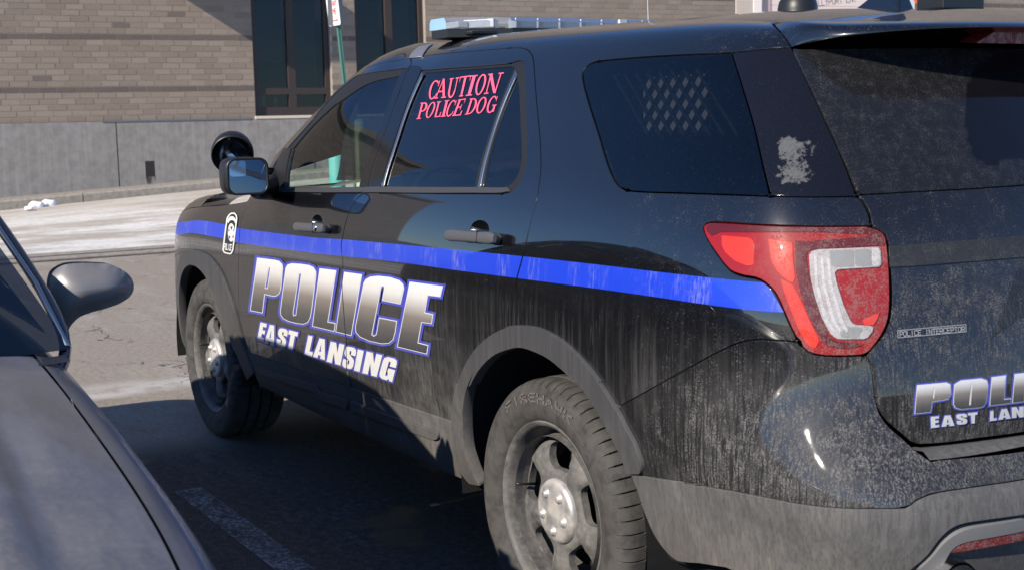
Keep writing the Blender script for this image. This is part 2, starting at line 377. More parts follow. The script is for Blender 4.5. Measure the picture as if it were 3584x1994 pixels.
def mk_rearglass():
    t=NT('rear_window_glass');x,y,z=t.xyz()
    cl=t.attr('clear');sp=t.noise(480,2,.7);sp2=t.noise(38,5,.65)
    k=t.ramp(t.add(t.mul(sp,.65),t.mul(sp2,.35)),.52,.62);m=t.math('MULTIPLY',t.math('MINIMUM',t.add(t.mul(k,.17),.035),1.),t.ramp(cl,.2,.8,1.,.10))
    return t.P(Base_Color=t.mix(m,(.004,.004,.006),(.20,.205,.20)),Roughness=t.ramp(m,0,.4,.05,.6,sm=False),Specular_IOR_Level=.5)
M['rear_glass']=mk_rearglass()
def mk_dpillar():
    t=NT('pillar_panel');at=t.attr('patch');sp=t.noise(70,4,.7);k=t.mul(t.mul(t.ramp(t.add(at,t.mul(t.math('SUBTRACT',sp,.5),2.2)),.40,.75),t.ramp(at,.05,.3)),t.ramp(t.noise(240,2,.7),.3,.6,.2,.6))
    fine=t.mul(t.ramp(t.noise(420,1),.66,.74),.09);m=t.math('MAXIMUM',k,fine)
    return t.P(Base_Color=t.mix(m,(.006,.006,.009),(.135,.14,.145)),Roughness=t.ramp(m,0,.4,.12,.8,sm=False))
M['dpillar']=mk_dpillar()
def mk_tyre():
    t=NT('dusty_rubber');x,y,z=t.xyz();n=t.noise(26,5,.65);n2=t.noise(6,3)
    dust=t.mix(t.ramp(n2,.35,.65),(.098,.091,.085),(.112,.110,.108))
    m=t.mul(t.ramp(n,.28,.62,.35,.95),.72)
    t.P(Base_Color=t.mix(m,(.02,.02,.02),dust),Roughness=.9,Specular_IOR_Level=.2);t.bump(t.noise(300,2),.15,.001);return t.m
M['tyre']=mk_tyre()
M['groove']=simple('tyre_groove',(.006,.006,.006),.95)
M['tyre_text']=simple('tyre_lettering',(.115,.107,.10),.9,var=.3,vs=60)
def mk_rim():
    t=NT('dusty_steel_wheel');n=t.noise(12,5,.6);n2=t.noise(70,4,.65)
    m=t.math('MINIMUM',t.add(t.ramp(n,.3,.7,.25,.75),t.mul(t.ramp(n2,.4,.7),.25)),.9)
    return t.P(Base_Color=t.mix(m,(.022,.024,.027),(.19,.182,.172)),Roughness=t.ramp(m,0,.7,.3,.8,sm=False),Specular_IOR_Level=.4)
M['rim']=mk_rim()
def mk_cap():
    t=NT('dusty_hub_cap');n=t.noise(22,5,.6);m=t.ramp(n,.3,.75,.1,.8)
    return t.P(Base_Color=t.mix(m,(.55,.54,.53),(.42,.385,.355)),Roughness=t.ramp(m,0,.8,.28,.7,sm=False),Metallic=t.ramp(m,0,.8,.75,.15,sm=False))
M['cap']=mk_cap()
def mk_lamp(name,col,emis=0,dirt=1.,tr=.0):
    t=NT(name);x,y,z=t.xyz();sp=t.noise(260,2,.7);sp2=t.noise(50,4,.6);side=t.ramp(x,-.72,-.95)
    k=t.mul(t.mul(t.ramp(t.add(t.mul(sp,.6),t.mul(sp2,.4)),.47,.58),side),.5*dirt);k=t.add(k,t.mul(side,.06*dirt))
    return t.P(Base_Color=t.mix(k,col,(.20,.15,.15)),Roughness=t.ramp(k,0,.5,.3,.8,sm=False),Coat_Weight=t.ramp(k,0,.25,.8,0,sm=False),Coat_Roughness=.012,Specular_IOR_Level=.1)
M['lamp_red']=mk_lamp('red_lens',(.26,.008,.009));M['lamp_bright']=mk_lamp('bright_red_reflector',(.62,.032,.018),dirt=.7);M['lamp_dark']=mk_lamp('dark_red_lens',(.085,.008,.010));M['lamp_white']=mk_lamp('clear_reverse_lens',(.38,.365,.365),dirt=1.);M['lamp_white2']=mk_lamp('pale_reverse_lens',(.47,.46,.46),dirt=.8);M['lamp_smoke']=mk_lamp('smoky_reverse_lens',(.24,.25,.25),dirt=.6)
M['reflector_dull']=mk_lamp('dusty_bumper_reflector',(.16,.012,.012),dirt=1.4);M['dull_silver']=dirty('dull_silver_trim',(.15,.15,.152),.5,film=1.,speck=.6)
M['lamp_cover']=glass('lamp_cover_plastic',(.97,.93,.93),1.5)
M['interior']=simple('dark_interior',(.014,.014,.015),.8,var=.2);M['seat']=simple('dark_cloth_seat',(.03,.03,.032),.9,var=.2)
M['led']=simple('led_module',(.11,.14,.21),.25,var=.45,vs=120);M['led_white']=simple('white_led_block',(.42,.43,.46),.3,var=.3,vs=90)
# ================= lettering =================
def P2(*a): return np.array(a,float)
IMPACT={  # heavy block letters, unit cell, y down: (outer polygons, holes)
'E':([P2((0,0),(1,0),(1,.2),(.52,.2),(.52,.38),(.94,.38),(.94,.58),(.52,.58),(.52,.8),(1,.8),(1,1),(0,1))],[]),
'A':([P2((.27,0),(.73,0),(1,1),(.62,1),(.60,.84),(.40,.84),(.38,1),(0,1))],[P2((.5,.24),(.57,.66),(.43,.66))]),
'S':([P2((.3,0),(.75,0),(.95,.08),(1,.2),(1,.36),(.58,.36),(.58,.18),(.44,.18),(.44,.32),(.9,.52),(1,.64),(1,.84),(.92,.95),(.72,1),(.26,1),(.06,.94),(0,.82),(0,.62),(.44,.62),(.44,.82),(.58,.82),(.58,.66),(.12,.46),(0,.34),(0,.14),(.08,.04))],[]),
'T':([P2((0,0),(1,0),(1,.22),(.73,.22),(.73,1),(.27,1),(.27,.22),(0,.22))],[]),
'L':([P2((0,0),(.55,0),(.55,.78),(1,.78),(1,1),(0,1))],[]),
'N':([P2((0,0),(.4,0),(.62,.45),(.62,0),(1,0),(1,1),(.62,1),(.38,.5),(.38,1),(0,1))],[]),
'I':([P2((0,0),(1,0),(1,1),(0,1))],[]),
'G':([P2((.28,0),(.74,0),(.95,.07),(1,.2),(1,.38),(.56,.38),(.56,.18),(.42,.18),(.42,.82),(.56,.82),(.56,.66),(.5,.66),(.5,.48),(1,.48),(1,1),(.78,1),(.72,.92),(.6,1),(.26,1),(.06,.93),(0,.8),(0,.2),(.06,.07))],[]),
'C':([P2((.28,0),(.74,0),(.95,.07),(1,.2),(1,.4),(.56,.4),(.56,.18),(.44,.18),(.44,.82),(.56,.82),(.56,.6),(1,.6),(1,.8),(.95,.93),(.74,1),(.26,1),(.06,.93),(0,.8),(0,.2),(.06,.07))],[])}
def arc(cx,cy,rx,ry,a0,a1,n=14): return [(cx+rx*math.cos(math.radians(a0+(a1-a0)*i/n)),cy+ry*math.sin(math.radians(a0+(a1-a0)*i/n))) for i in range(n+1)]
def ring(cx,cy,rx,ry,tx,ty,a0=0,a1=360): # crescent stroke thicker at the sides (tx) than top (ty)
    return np.array(arc(cx,cy,rx,ry,a0,a1,22)+arc(cx,cy,rx-tx,ry-ty,a1,a0,22),float)
def serif(x0,x1,y,t=.055): return P2((x0,y-t/2),(x1,y-t/2),(x1,y+t/2),(x0,y+t/2))
def bar(x0,y0,x1,y1,w): return P2((x0-w/2,y0),(x0+w/2,y0),(x1+w/2,y1),(x1-w/2,y1))
SERIF={
'C':[ring(.52,.5,.5,.52,.2,.07,-48,-312),P2((.86,.03),(.95,.03),(.93,.34),(.86,.30)),P2((.86,.72),(.95,.68),(.95,.82),(.84,.9))],
'A':[bar(.5,.0,.12,.97,.09),bar(.5,.0,.86,.97,.2),P2((.24,.62),(.72,.62),(.74,.69),(.22,.69)),serif(-.03,.32,.975),serif(.62,1.06,.975)],
'U':[bar(.2,.03,.2,.7,.2),bar(.85,.03,.85,.7,.09),np.array(arc(.5,.66,.40,.36,180,0)+arc(.52,.66,.22,.27,0,180),float),serif(0,.42,.025),serif(.65,1.05,.025)],
'T':[bar(.5,.02,.5,.97,.2),P2((0,0),(1,0),(1,.06),(0,.06)),P2((0,0),(.07,0),(.03,.27),(0,.27)),P2((.93,0),(1,0),(1,.27),(.97,.27)),serif(.28,.72,.975)],
'I':[bar(.5,.02,.5,.97,.42),serif(.05,.95,.025),serif(.05,.95,.975)],
'O':[ring(.5,.5,.5,.52,.2,.07)],
'N':[bar(.16,.03,.16,.97,.08),bar(.14,.02,.84,1.0,.21),bar(.86,.03,.86,.97,.08),serif(-.04,.28,.025),serif(.68,1.05,.025),serif(-.02,.34,.975)],
'P':[bar(.25,.02,.25,.97,.22),np.array([(.3,.0)]+arc(.48,.28,.48,.285,-90,90)+[(.3,.565),(.3,.5)]+arc(.46,.28,.26,.22,90,-90)+[(.3,.06)],float),serif(0,.55,.975),serif(0,.35,.025)],
'L':[bar(.28,.02,.28,.97,.22),P2((.2,.94),(.95,.94),(.95,1),(.2,1)),P2((.88,.7),(.98,.7),(.95,1),(.82,.96)),serif(.02,.58,.025)],
'E':[bar(.26,.02,.26,.97,.22),P2((.05,0),(.92,0),(.92,.06),(.05,.06)),P2((.05,.94),(.98,.94),(.98,1),(.05,1)),P2((.3,.46),(.72,.46),(.72,.52),(.3,.52)),P2((.85,0),(.93,0),(.93,.26),(.89,.26)),P2((.66,.34),(.73,.34),(.73,.64),(.66,.64)),P2((.9,.72),(1,.72),(.98,1),(.86,.96))],
'D':[bar(.22,.02,.22,.97,.2),np.array([(.25,0)]+arc(.42,.5,.57,.5,-90,90)+[(.25,1),(.25,.94)]+arc(.4,.5,.38,.44,90,-90)+[(.25,.06)],float),serif(0,.4,.025),serif(0,.4,.975)],
'G':[ring(.5,.5,.5,.52,.2,.07,-45,-318),P2((.84,.03),(.92,.03),(.90,.32),(.84,.28)),bar(.84,.55,.84,.95,.2),serif(.58,1.06,.555)]}
STROKE={'A':[[(0,1),(.5,0),(1,1)],[(.2,.65),(.8,.65)]],'C':[[(1,.15),(.75,0),(.25,0),(0,.25),(0,.75),(.25,1),(.75,1),(1,.85)]],'E':[[(1,0),(0,0),(0,1),(1,1)],[(0,.5),(.8,.5)]],'F':[[(1,0),(0,0),(0,1)],[(0,.5),(.8,.5)]],
'H':[[(0,0),(0,1)],[(1,0),(1,1)],[(0,.5),(1,.5)]],'I':[[(.5,0),(.5,1)]],'K':[[(0,0),(0,1)],[(1,0),(0,.55)],[(.3,.4),(1,1)]],'L':[[(0,0),(0,1),(1,1)]],'N':[[(0,1),(0,0),(1,1),(1,0)]],'M':[[(0,1),(0,0),(.5,.6),(1,0),(1,1)]],
'O':[[(.25,0),(.75,0),(1,.25),(1,.75),(.75,1),(.25,1),(0,.75),(0,.25),(.25,0)]],'P':[[(0,1),(0,0),(.75,0),(1,.15),(1,.4),(.75,.55),(0,.55)]],'R':[[(0,1),(0,0),(.75,0),(1,.15),(1,.4),(.75,.55),(0,.55)],[(.5,.55),(1,1)]],
'S':[[(1,.12),(.75,0),(.25,0),(0,.15),(0,.35),(.25,.48),(.75,.52),(1,.65),(1,.85),(.75,1),(.25,1),(0,.88)]],'T':[[(0,0),(1,0)],[(.5,0),(.5,1)]],'W':[[(0,0),(.25,1),(.5,.3),(.75,1),(1,0)]],'Y':[[(0,0),(.5,.5),(1,0)],[(.5,.5),(.5,1)]],'Z':[[(0,0),(1,0),(0,1),(1,1)]],' ':[]}
def stroke_polys(txt,w=.16,adv=1.35,asp=.62):
    """text as thin quads in a box x 0..len, y 0..1"""
    out=[];x=0
    for c in txt:
        for pl in STROKE[c]:
            for (a,b),(c2,d) in zip(pl[:-1],pl[1:]):
                p=np.array((x+a*asp,b));q=np.array((x+c2*asp,d));e=q-p;L=np.linalg.norm(e);e/=L;n=np.array((-e[1],e[0]))*w/2;e*=w/2
                out.append(np.array([p-e+n,q+e+n,q+e-n,p-e-n]))
        x+=adv*asp
    return out,x-(adv-1)*asp
def quadmap(q,p):
    tl,tr,br,bl=[np.array(c,float) for c in q];p=np.asarray(p,float);u=p[:,:1];v=p[:,1:]
    return (1-v)*((1-u)*tl+u*tr)+v*((1-u)*bl+u*br)
def dens(p,m=3):
    p=np.asarray(p,float);q=np.roll(p,-1,0);return np.vstack([p+(q-p)*i/m for i in range(m)]).reshape(m,len(p),2).transpose(1,0,2).reshape(-1,2)
# ================= police SUV =================
ROWZ=[.26,.33,.45,.60,.80,1.00,1.19,1.38,1.555,1.655,1.705]
ROWY=[.80,.925,.955,.975,.990,.985,.950,.865,.770,.690,.590]
def sect(x,dy=0,dz=0,lean=(0,)*11,zz=None,yy=None): return [[x+lean[k],(yy or ROWY)[k]+dy,(zz or ROWZ)[k]+(dz if k>5 else 0)] for k in range(11)]
G=[]
G.append([[3.72,.52,.30],[3.78,.55,.36],[3.80,.57,.48],[3.80,.57,.62],[3.76,.56,.80],[3.66,.54,.98],[3.52,.50,1.05],[3.44,.43,1.06],[3.36,.37,1.065],[3.3,.3,1.07],[3.25,.24,1.07]])
G.append([[3.50,.74,.28],[3.55,.83,.34],[3.57,.85,.46],[3.57,.855,.60],[3.54,.85,.80],[3.47,.83,.98],[3.38,.76,1.06],[3.25,.67,1.075],[3.15,.58,1.085],[3.08,.49,1.09],[3.0,.40,1.095]])
G.append([[3.20,.78,.27],[3.21,.905,.33],[3.21,.94,.45],[3.21,.955,.60],[3.20,.962,.80],[3.18,.945,.98],[3.12,.865,1.075],[2.98,.77,1.095],[2.86,.66,1.105],[2.78,.56,1.112],[2.7,.46,1.118]])
G.append([[2.866,.80,.26],[2.866,.925,.33],[2.866,.955,.45],[2.866,.978,.60],[2.866,.985,.80],[2.86,.970,1.0],[2.83,.893,1.10],[2.64,.80,1.125],[2.52,.70,1.14],[2.45,.60,1.15],[2.38,.50,1.158]])
G.append([[2.40,.80,.26],[2.40,.925,.33],[2.40,.955,.45],[2.40,.975,.60],[2.40,.988,.80],[2.40,.977,1.0],[2.37,.920,1.135],[2.25,.85,1.25],[2.14,.765,1.345],[2.07,.68,1.405],[2.01,.59,1.44]])
G.append(sect(1.95,0,0,(0,0,0,0,0,0,-.02,-.18,-.32,-.39,-.45),zz=[.26,.33,.45,.60,.80,1.0,1.165,1.374,1.538,1.634,1.674],yy=ROWY[:7]+[.865,.775,.69,.60]))
G.append(sect(1.50,0,0,(0,0,0,0,0,0,-.01,-.11,-.20,-.24,-.27),zz=[.26,.33,.45,.60,.80,1.0,1.175,1.378,1.552,1.645,1.684]))
G.append(sect(1.00,0,0,tuple(-.08*k for k in (0,0,0,0,0,0,0,.35,.68,.85,1)),zz=ROWZ[:9]+[1.652,1.688]))
G.append(sect(.50,0,.003,zz=ROWZ[:9]+[1.646,1.677]));G.append(sect(0,-.002,.004,zz=ROWZ[:9]+[1.636,1.660]))
G.append([[-.40,.80,.27],[-.40,.925,.34],[-.42,.952,.46],[-.44,.970,.61],[-.45,.983,.80],[-.45,.976,1.0],[-.43,.94,1.195],[-.40,.853,1.385],[-.36,.757,1.56],[-.34,.682,1.630],[-.32,.59,1.650]])
G.append([[-.72,.76,.29],[-.74,.905,.36],[-.75,.935,.47],[-.75,.962,.62],[-.74,.953,.80],[-.72,.95,1.0],[-.68,.914,1.198],[-.61,.83,1.39],[-.54,.735,1.56],[-.50,.662,1.622],[-.47,.575,1.636]])
G.append([[-.90,.70,.31],[-.94,.84,.375],[-.96,.875,.48],[-.982,.908,.62],[-.912,.885,.80],[-.88,.885,1.0],[-.825,.855,1.2],[-.735,.78,1.39],[-.645,.69,1.56],[-.60,.622,1.615],[-.56,.535,1.627]])
G.append([[-1.00,.56,.32],[-1.07,.71,.38],[-1.105,.745,.48],[-1.128,.772,.62],[-1.025,.755,.80],[-.985,.755,1.0],[-.925,.73,1.2],[-.825,.665,1.39],[-.72,.59,1.56],[-.67,.53,1.612],[-.63,.46,1.622]])
G.append([[-1.04,.33,.33],[-1.15,.40,.38],[-1.19,.42,.48],[-1.20,.42,.62],[-1.115,.42,.80],[-1.065,.42,1.0],[-1.005,.40,1.2],[-.895,.37,1.39],[-.785,.33,1.56],[-.735,.30,1.61],[-.69,.27,1.62]])
G.append([[-1.05,0,.33],[-1.17,0,.38],[-1.215,0,.48],[-1.225,0,.62],[-1.14,0,.80],[-1.09,0,1.0],[-1.03,0,1.2],[-.92,0,1.39],[-.81,0,1.56],[-.755,0,1.61],[-.71,0,1.62]])
S=Surf(G)
def taper(y): return .105*(abs(y)/.755)**2.6
LZ=[.64,.72,.80,.88,.96,1.05,1.15,1.25,1.39,1.56,1.66];LX=[-1.085,-1.115,-1.128,-1.118,-1.100,-1.075,-1.046,-1.003,-.92,-.81,-.75]
def lw(z): return 1-.22*max(0,z-1.15)/.5
L=Surf([[[x+taper(y),y*lw(z),z] for x,z in zip(LX,LZ)] for y in (.86,.74,.58,.42,.2,0)])
SUV=empty('police_suv',(0,0,0))
tag(SUV,'dusty black police SUV with blue side stripe and white gradient lettering','suv')
pt=M['paint']
def ln(t,l,surf=None,curve=True,step=.012): return smooth((surf or S).inv(px(t,l)),step,curve=curve)
def lx(l,surf=None,curve=True,step=.012,ax=(0,2)): return smooth((surf or S).xz(l,ax),step,curve=curve)
def sr(l): return ('Z',l)
TL['Z']=(0,0,1.)
def cat(*a): return np.vstack(a)
# --- shut lines (photograph pixels) ---
a_seam=ln('Z',[(866,704),(884,676),(912,636),(940,598),(1000,526),(1084,430),(1140,362),(1197,302),(1254,253),(1309,229),(1372,215),(1437,204)])
top_seam=ln('Z',[(1437,204),(1481,197.8),(1637,180.7),(1783.8,168.5)])
rear_cut_up=ln('Z',[(1783.8,168.5),(1820,167.5),(1844,174),(1860,190),(1867,214),(1871.7,273.5),(1881,390.7),(1890,488),(1893,586),(1887,644.7),(1879,700),(1861.9,758.6),(1842,846.5),(1827.7,910),(1803,1002.8),(1793.5,1066),(1791,1140)])
b_cut=ln('Z',[(1437,204),(1436,235),(1388,352),(1334,488),(1296,620),(1284,664),(1241,705),(1212,773),(1197.7,841.6),(1195,866),(1200,905),(1200,993),(1209.9,1139.6),(1214.8,1237),(1217,1300)])
b_low=ln('Z',[(1217,1300),(1222,1360),(1231,1420),(1241,1440)])
f_cut=ln('Z',[(866,704),(850,749),(837.6,846.5),(834,944),(835,1041.9),(841,1139.6),(862,1212)])
f_low=ln('Z',[(862,1212),(885,1282),(908,1340),(930,1372)])
flare_out=ln('Z',[px('H',[(1130,800)])[0],px('H',[(1080,740)])[0],px('H',[(1045,660)])[0],px('H',[(1020,560)])[0],px('H',[(1005,420)])[0],px('H',[(1010,250)])[0],px('H',[(1040,90)])[0]]+px('E',[(1040,1330),(1090,1200),(1170,1070),(1280,970),(1400,910)])+[(1791,1140)]+px('E',[(1500,898),(1600,910),(1700,950),(1820,1030),(1950,1160),(2060,1300)])+px('H',[(1985,5),(2060,90),(2150,230),(2195,300),(2250,410),(2310,520),(2345,610),(2365,680),(2350,735)]))
flare_in=ln('Z',px('H',[(1205,815),(1170,760),(1130,660),(1100,560),(1085,430),(1085,270),(1110,130),(1165,10)])+px('E',[(1130,1330),(1200,1210),(1300,1110),(1420,1060),(1500,1050),(1600,1080),(1700,1130),(1800,1210),(1870,1275)])+px('H',[(1820,0),(1900,80),(2000,210),(2100,380),(2180,530),(2230,640),(2265,735)]))
ff_out=ln('Z',px('D',[(1360,370),(1420,362),(1500,400),(1560,470),(1600,540),(1640,640),(1680,760),(1710,880),(1740,1000),(1772,1082)])+px('W',[(620,800),(660,900)]))
ff_in=ln('Z',px('D',[(1360,460),(1410,470),(1460,510),(1500,570),(1540,655),(1580,760),(1620,880),(1658,980),(1690,1060),(1715,1110)])+px('W',[(570,860),(610,950)]))
def wheel_ring(cx,r,a0,a1,n=24,cz=.372): return [(cx+r*math.cos(math.radians(a0+(a1-a0)*i/n)),cz+r*math.sin(math.radians(a0+(a1-a0)*i/n))) for i in range(n+1)]
def nearest(line,p): return int(((line-p)**2).sum(1).argmin())
def between(line,p,q):
    i,j=nearest(line,p),nearest(line,q);return line[i:j+1] if i<=j else line[j:i+1][::-1]
# full front arch, front part hidden behind the wheel
ff_out=cat(lx(wheel_ring(2.866,.49,-5,72)),ff_out[2:]);ff_in=cat(lx(wheel_ring(2.866,.42,-5,72)),ff_in[2:])
# door / cladding seam
clad=ln('Z',px('W',[(600,726)])+px('T',[(30,1022),(160,1068),(420,1160),(700,1258),(985,1350)])+px('H',[(240,112),(600,235),(1008,372)]))
# --- panels ---
i0=nearest(flare_out,rear_cut_up[-1])
seam_q=ln('Z',px('C',[(785,338),(600,351),(360,375),(0,391)])+px('B',[(2300,411),(2150,424),(2040,436)]))
quarter=ln('Z',px('B',[(2040,436),(1985,452),(1945,480),(1921,520),(1925,590),(1970,760),(2040,980),(2100,1180),(2145,1285),(2185,1340),(2240,1368)]))
q_bot=ln('Z',px('B',[(2240,1368),(2300,1374),(2400,1380)])+px('C',[(0,1386),(300,1396),(640,1407)]))
d_bot=ln('Z',px('C',[(640,1407),(900,1412),(1262,1408)]))
lg_glass=ln('Z',px('C',[(792,342),(860,490),(1000,790),(1150,1120),(1262,1408)]))
lg_c=ln('Z',px('C',[(1262,1408)])+px('F',[(1300,20),(1340,95),(1362,185)]))
lamp_top=ln('Z',px('F',[(1362,185),(1000,188),(600,178),(232,158),(180,172),(158,205)]))
lamp_front=ln('Z',px('F',[(158,205),(190,285),(260,392),(318,470),(368,518),(450,547),(555,568),(632,618),(684,680),(724,765),(775,885),(838,1015)]))
lamp_bot=ln('Z',px('F',[(838,1015),(905,1085),(1000,1113),(1150,1119),(1332,1112)]))
lamp_in=ln('Z',px('F',[(1332,1112),(1445,955),(1490,825),(1495,560),(1476,320),(1452,245),(1362,185)]))
b_seam=ln('Z',px('F',[(838,1015),(750,1008),(640,1001),(520,1000),(400,1025),(200,1120),(0,1230)])+px('H',[(2330,180),(2200,252)]))
crest_front=np.array([(S.ts[3]+.25,S.tv[-1]-.001)]);a_end=S.inv(px('C',[(642,160)]))[0][0]
crest=np.array([(a,S.tv[-1]-.001) for a in np.linspace(S.ts[3]+.25,a_end-.02,150)])
sp_seam=ln('Z',px('C',[(642,160),(700,222),(755,290),(785,338)]))
iq=nearest(flare_out,b_seam[-1])
body_loop=cat(crest,sp_seam,seam_q,quarter,q_bot,d_bot,lg_c,lamp_top,lamp_front,b_seam,flare_out[i0:iq][::-1],rear_cut_up[::-1],top_seam[::-1],a_seam[::-1][:-12])
panel('body_side',S,body_loop,pt,SUV,copy=True)
# doors
def handle_scoop(t,c,r): return np.array([S.inv(px(t,[(c[0]+r[0]*math.cos(w)+r[2]*math.sin(w),c[1]+r[1]*math.sin(w))]))[0] for w in np.linspace(0,2*math.pi,25)[:-1]])
ic=nearest(flare_out,clad[-1]);sill_r=lx([(.47,.345),(.8,.335),(1.24,.335)]);sill_f=lx([(1.24,.335),(1.7,.335),(2.22,.338)])
cb=nearest(clad,b_cut[-1]);
rd_hole=cat(ln('B',[(762,508),(900,497),(1100,482),(1400,457)]),ln('B',[(1400,457),(1465,437),(1492,440),(1506,500),(1513,650),(1518,900),(1522,1120),(1508,1220),(1470,1310),(1415,1370),(1345,1390)]),ln('B',[(1345,1390),(900,1388),(470,1386)]),ln('B',[(470,1386),(480,1340),(545,1095),(645,785),(762,508)]))
sc_r=handle_scoop('E',(1186,212),(64,62,0));sc_f=handle_scoop('M',(1462,935),(50,66,0))
rd=cat(top_seam,rear_cut_up,flare_out[ic:i0][::-1],clad[cb:][::-1],b_cut[::-1])
panel('rear_door',S,rd,pt,SUV,holes=[rd_hole,sc_r],copy=True)
fd_hole=cat(ln('Z',px('A',[(1955,1340),(2040,1065)])+[px('K',[(620,1320)])[0]],curve=False),ln('K',[(620,1320),(800,1120),(1000,945),(1180,845),(1330,800),(1500,775),(1690,752),(1790,742)]),ln('B',[(672,488),(560,770),(460,1040),(372,1335),(358,1386)]),ln('Z',px('B',[(358,1386),(0,1384)])+px('A',[(2150,1384),(1985,1382),(1955,1340)])))
fd=cat(a_seam,b_cut,clad[:cb+1][::-1],f_cut[::-1])
panel('front_door',S,fd,pt,SUV,holes=[fd_hole,sc_f],copy=True)
def bowl(name,loop,depth,mat,parent):
    c=loop.mean(0);V=[];F=[];n=len(loop);K=6
    for i in range(K+1):
        u=1-i/K;ab=c+(loop-c)*u;P=S.P(ab[:,0],ab[:,1])-S.N(ab[:,0],ab[:,1])*(depth*(1-u*u)+.001);V+=list(P)
    for i in range(K):
        for k in range(n): F.append((i*n+k,i*n+(k+1)%n,(i+1)*n+(k+1)%n,(i+1)*n+k))
    return mesh(name,V,F,mat,parent,True)
# cladding below the doors and moulding strips
cl_r=cat(clad[cb:],flare_out[:ic][::-1],sill_r,b_low[::-1]);cl_f=cat(clad[:cb+1],b_low,sill_f,f_low[::-1])
panel('rear_door_cladding',S,cl_r,M['cladding'],SUV,off=.004,copy=True);panel('front_door_cladding',S,cl_f,M['cladding'],SUV,off=.004,copy=True)
m_r=cat(ln('H',[(283,218),(560,322),(880,428)]),ln('H',[(880,428),(905,440),(908,480),(880,492)],step=.006),ln('H',[(880,492),(560,383),(283,280)]))
m_f=cat(ln('Z',px('T',[(118,1150),(350,1235),(700,1340)])+px('H',[(50,150),(255,210)])),ln('H',[(255,272),(50,205)]),ln('T',[(700,1405),(350,1290),(150,1215),(118,1180)]))
panel('door_moulding',S,m_r,M['flare'],SUV,off=.014,flange=.012,inset=0,copy=True);panel('door_moulding',S,m_f,M['flare'],SUV,off=.014,flange=.012,inset=0,copy=True)
# flares
panel('rear_wheel_flare',S,cat(flare_out,flare_in[::-1]),M['flare'],SUV,off=.011,flange=.035,inset=0,h=.025,copy=True)
panel('front_wheel_flare',S,cat(ff_out,ff_in[::-1]),M['flare'],SUV,off=.011,flange=.035,inset=0,h=.025,copy=True)
# fender, front bumper, hood, windscreen
hood_l=ln('Z',[(866,704),(820,713),(750,722),(700,725)]);hood_f=lx([(3.05,1.035),(3.25,1.01),(3.42,.985)])
fe_front=lx([(3.45,.95),(3.42,.75),(3.38,.62),(3.364,.50)]);
panel('front_fender',S,cat(f_cut[::-1],hood_l[:-2],hood_f,fe_front,ff_out),pt,SUV,copy=True)
fbl=np.array([(0.002,S.tv[1]),(.002,S.tv[5])]);st=S.xz([(3.44,.95)])[0];
fb=cat(smooth(np.array([(0.002,S.tv[1]),(.002,S.tv[5]),(st[0]-.12,S.tv[5]),tuple(st)]),.03,curve=False),fe_front,smooth(np.vstack([fe_front[-1:],S.xz([(3.36,.38)]),[(st[0]-.1,S.tv[1]),(.002,S.tv[1])]]),.03,curve=False))
panel('front_bumper',S,fb,M['bumper_paint'],SUV,mirror=True)
hv=[];
def hoodpt(u,v):
    k=int(round(u*40));a=S.ts[3]-.02-(S.ts[3]-.05)*u
    b0=np.interp(a,*H_IX);b1=S.tv[-1]
    if v<.5: b=b0+(b1-b0)*(v/.5);return S.P(a,b)[0]
    p=S.P(a,b1)[0];t=(v-.5)/.5;return np.array((p[0]+.10*t*t,p[1]*(1-t),p[2]+.03*math.sin(t*math.pi/2)))
hl=np.vstack([hood_l,hood_f]);hs=np.argsort(hl[:,0]);H_IX=(hl[hs,0],hl[hs,1]+.003)
hm=MB().grid(hoodpt,36,25);nn=len(hm.V);hm.V+=[(x,-y,z) for x,y,z in hm.V];hm.F+=[tuple(nn+i for i in f[::-1]) for f in hm.F];hm.build('hood',pt,SUV,True)
def wspt(u,v):
    a=S.ts[3]+.02+(S.ts[5]+.02-S.ts[3])*u;p=S.P(a,S.tv[-1])[0];t=v*2-1;y=p[1]*t;q=1-t*t
    return np.array((p[0]+.22*q*(1-u*.75),y,p[2]+.03*q*u-.02*q*(1-u)))
MB().grid(wspt,20,21).build('windscreen',M['glass_dark'],SUV,True)
# roof
RI=[i for i in range(5,14)]
RG=[]
for i in RI:
    p=np.array(G[i][10]);q=p.copy();RG.append([p,[p[0]-.0,p[1]*.82,p[2]+.012],[p[0]-.01,p[1]*.5,p[2]+.026+.006*(p[0]<.4)],[p[0]-.02,0,p[2]+.032+.008*(p[0]<.4)]])
RS=Surf(RG);nu,nv=70,15
V=[];a=np.linspace(0,RS.ts[-1],nu);b=np.linspace(0,RS.tv[-1],nv)
rm=MB().grid(lambda u,v:RS.P(u*RS.ts[-1],v*RS.tv[-1])[0]-np.array((0,0,.004 if v<.01 else 0)),nu,nv);nn=len(rm.V);rm.V+=[(x,-y,z) for x,y,z in rm.V];rm.F+=[tuple(nn+i for i in f[::-1]) for f in rm.F];rm.build('roof',pt,SUV,True)
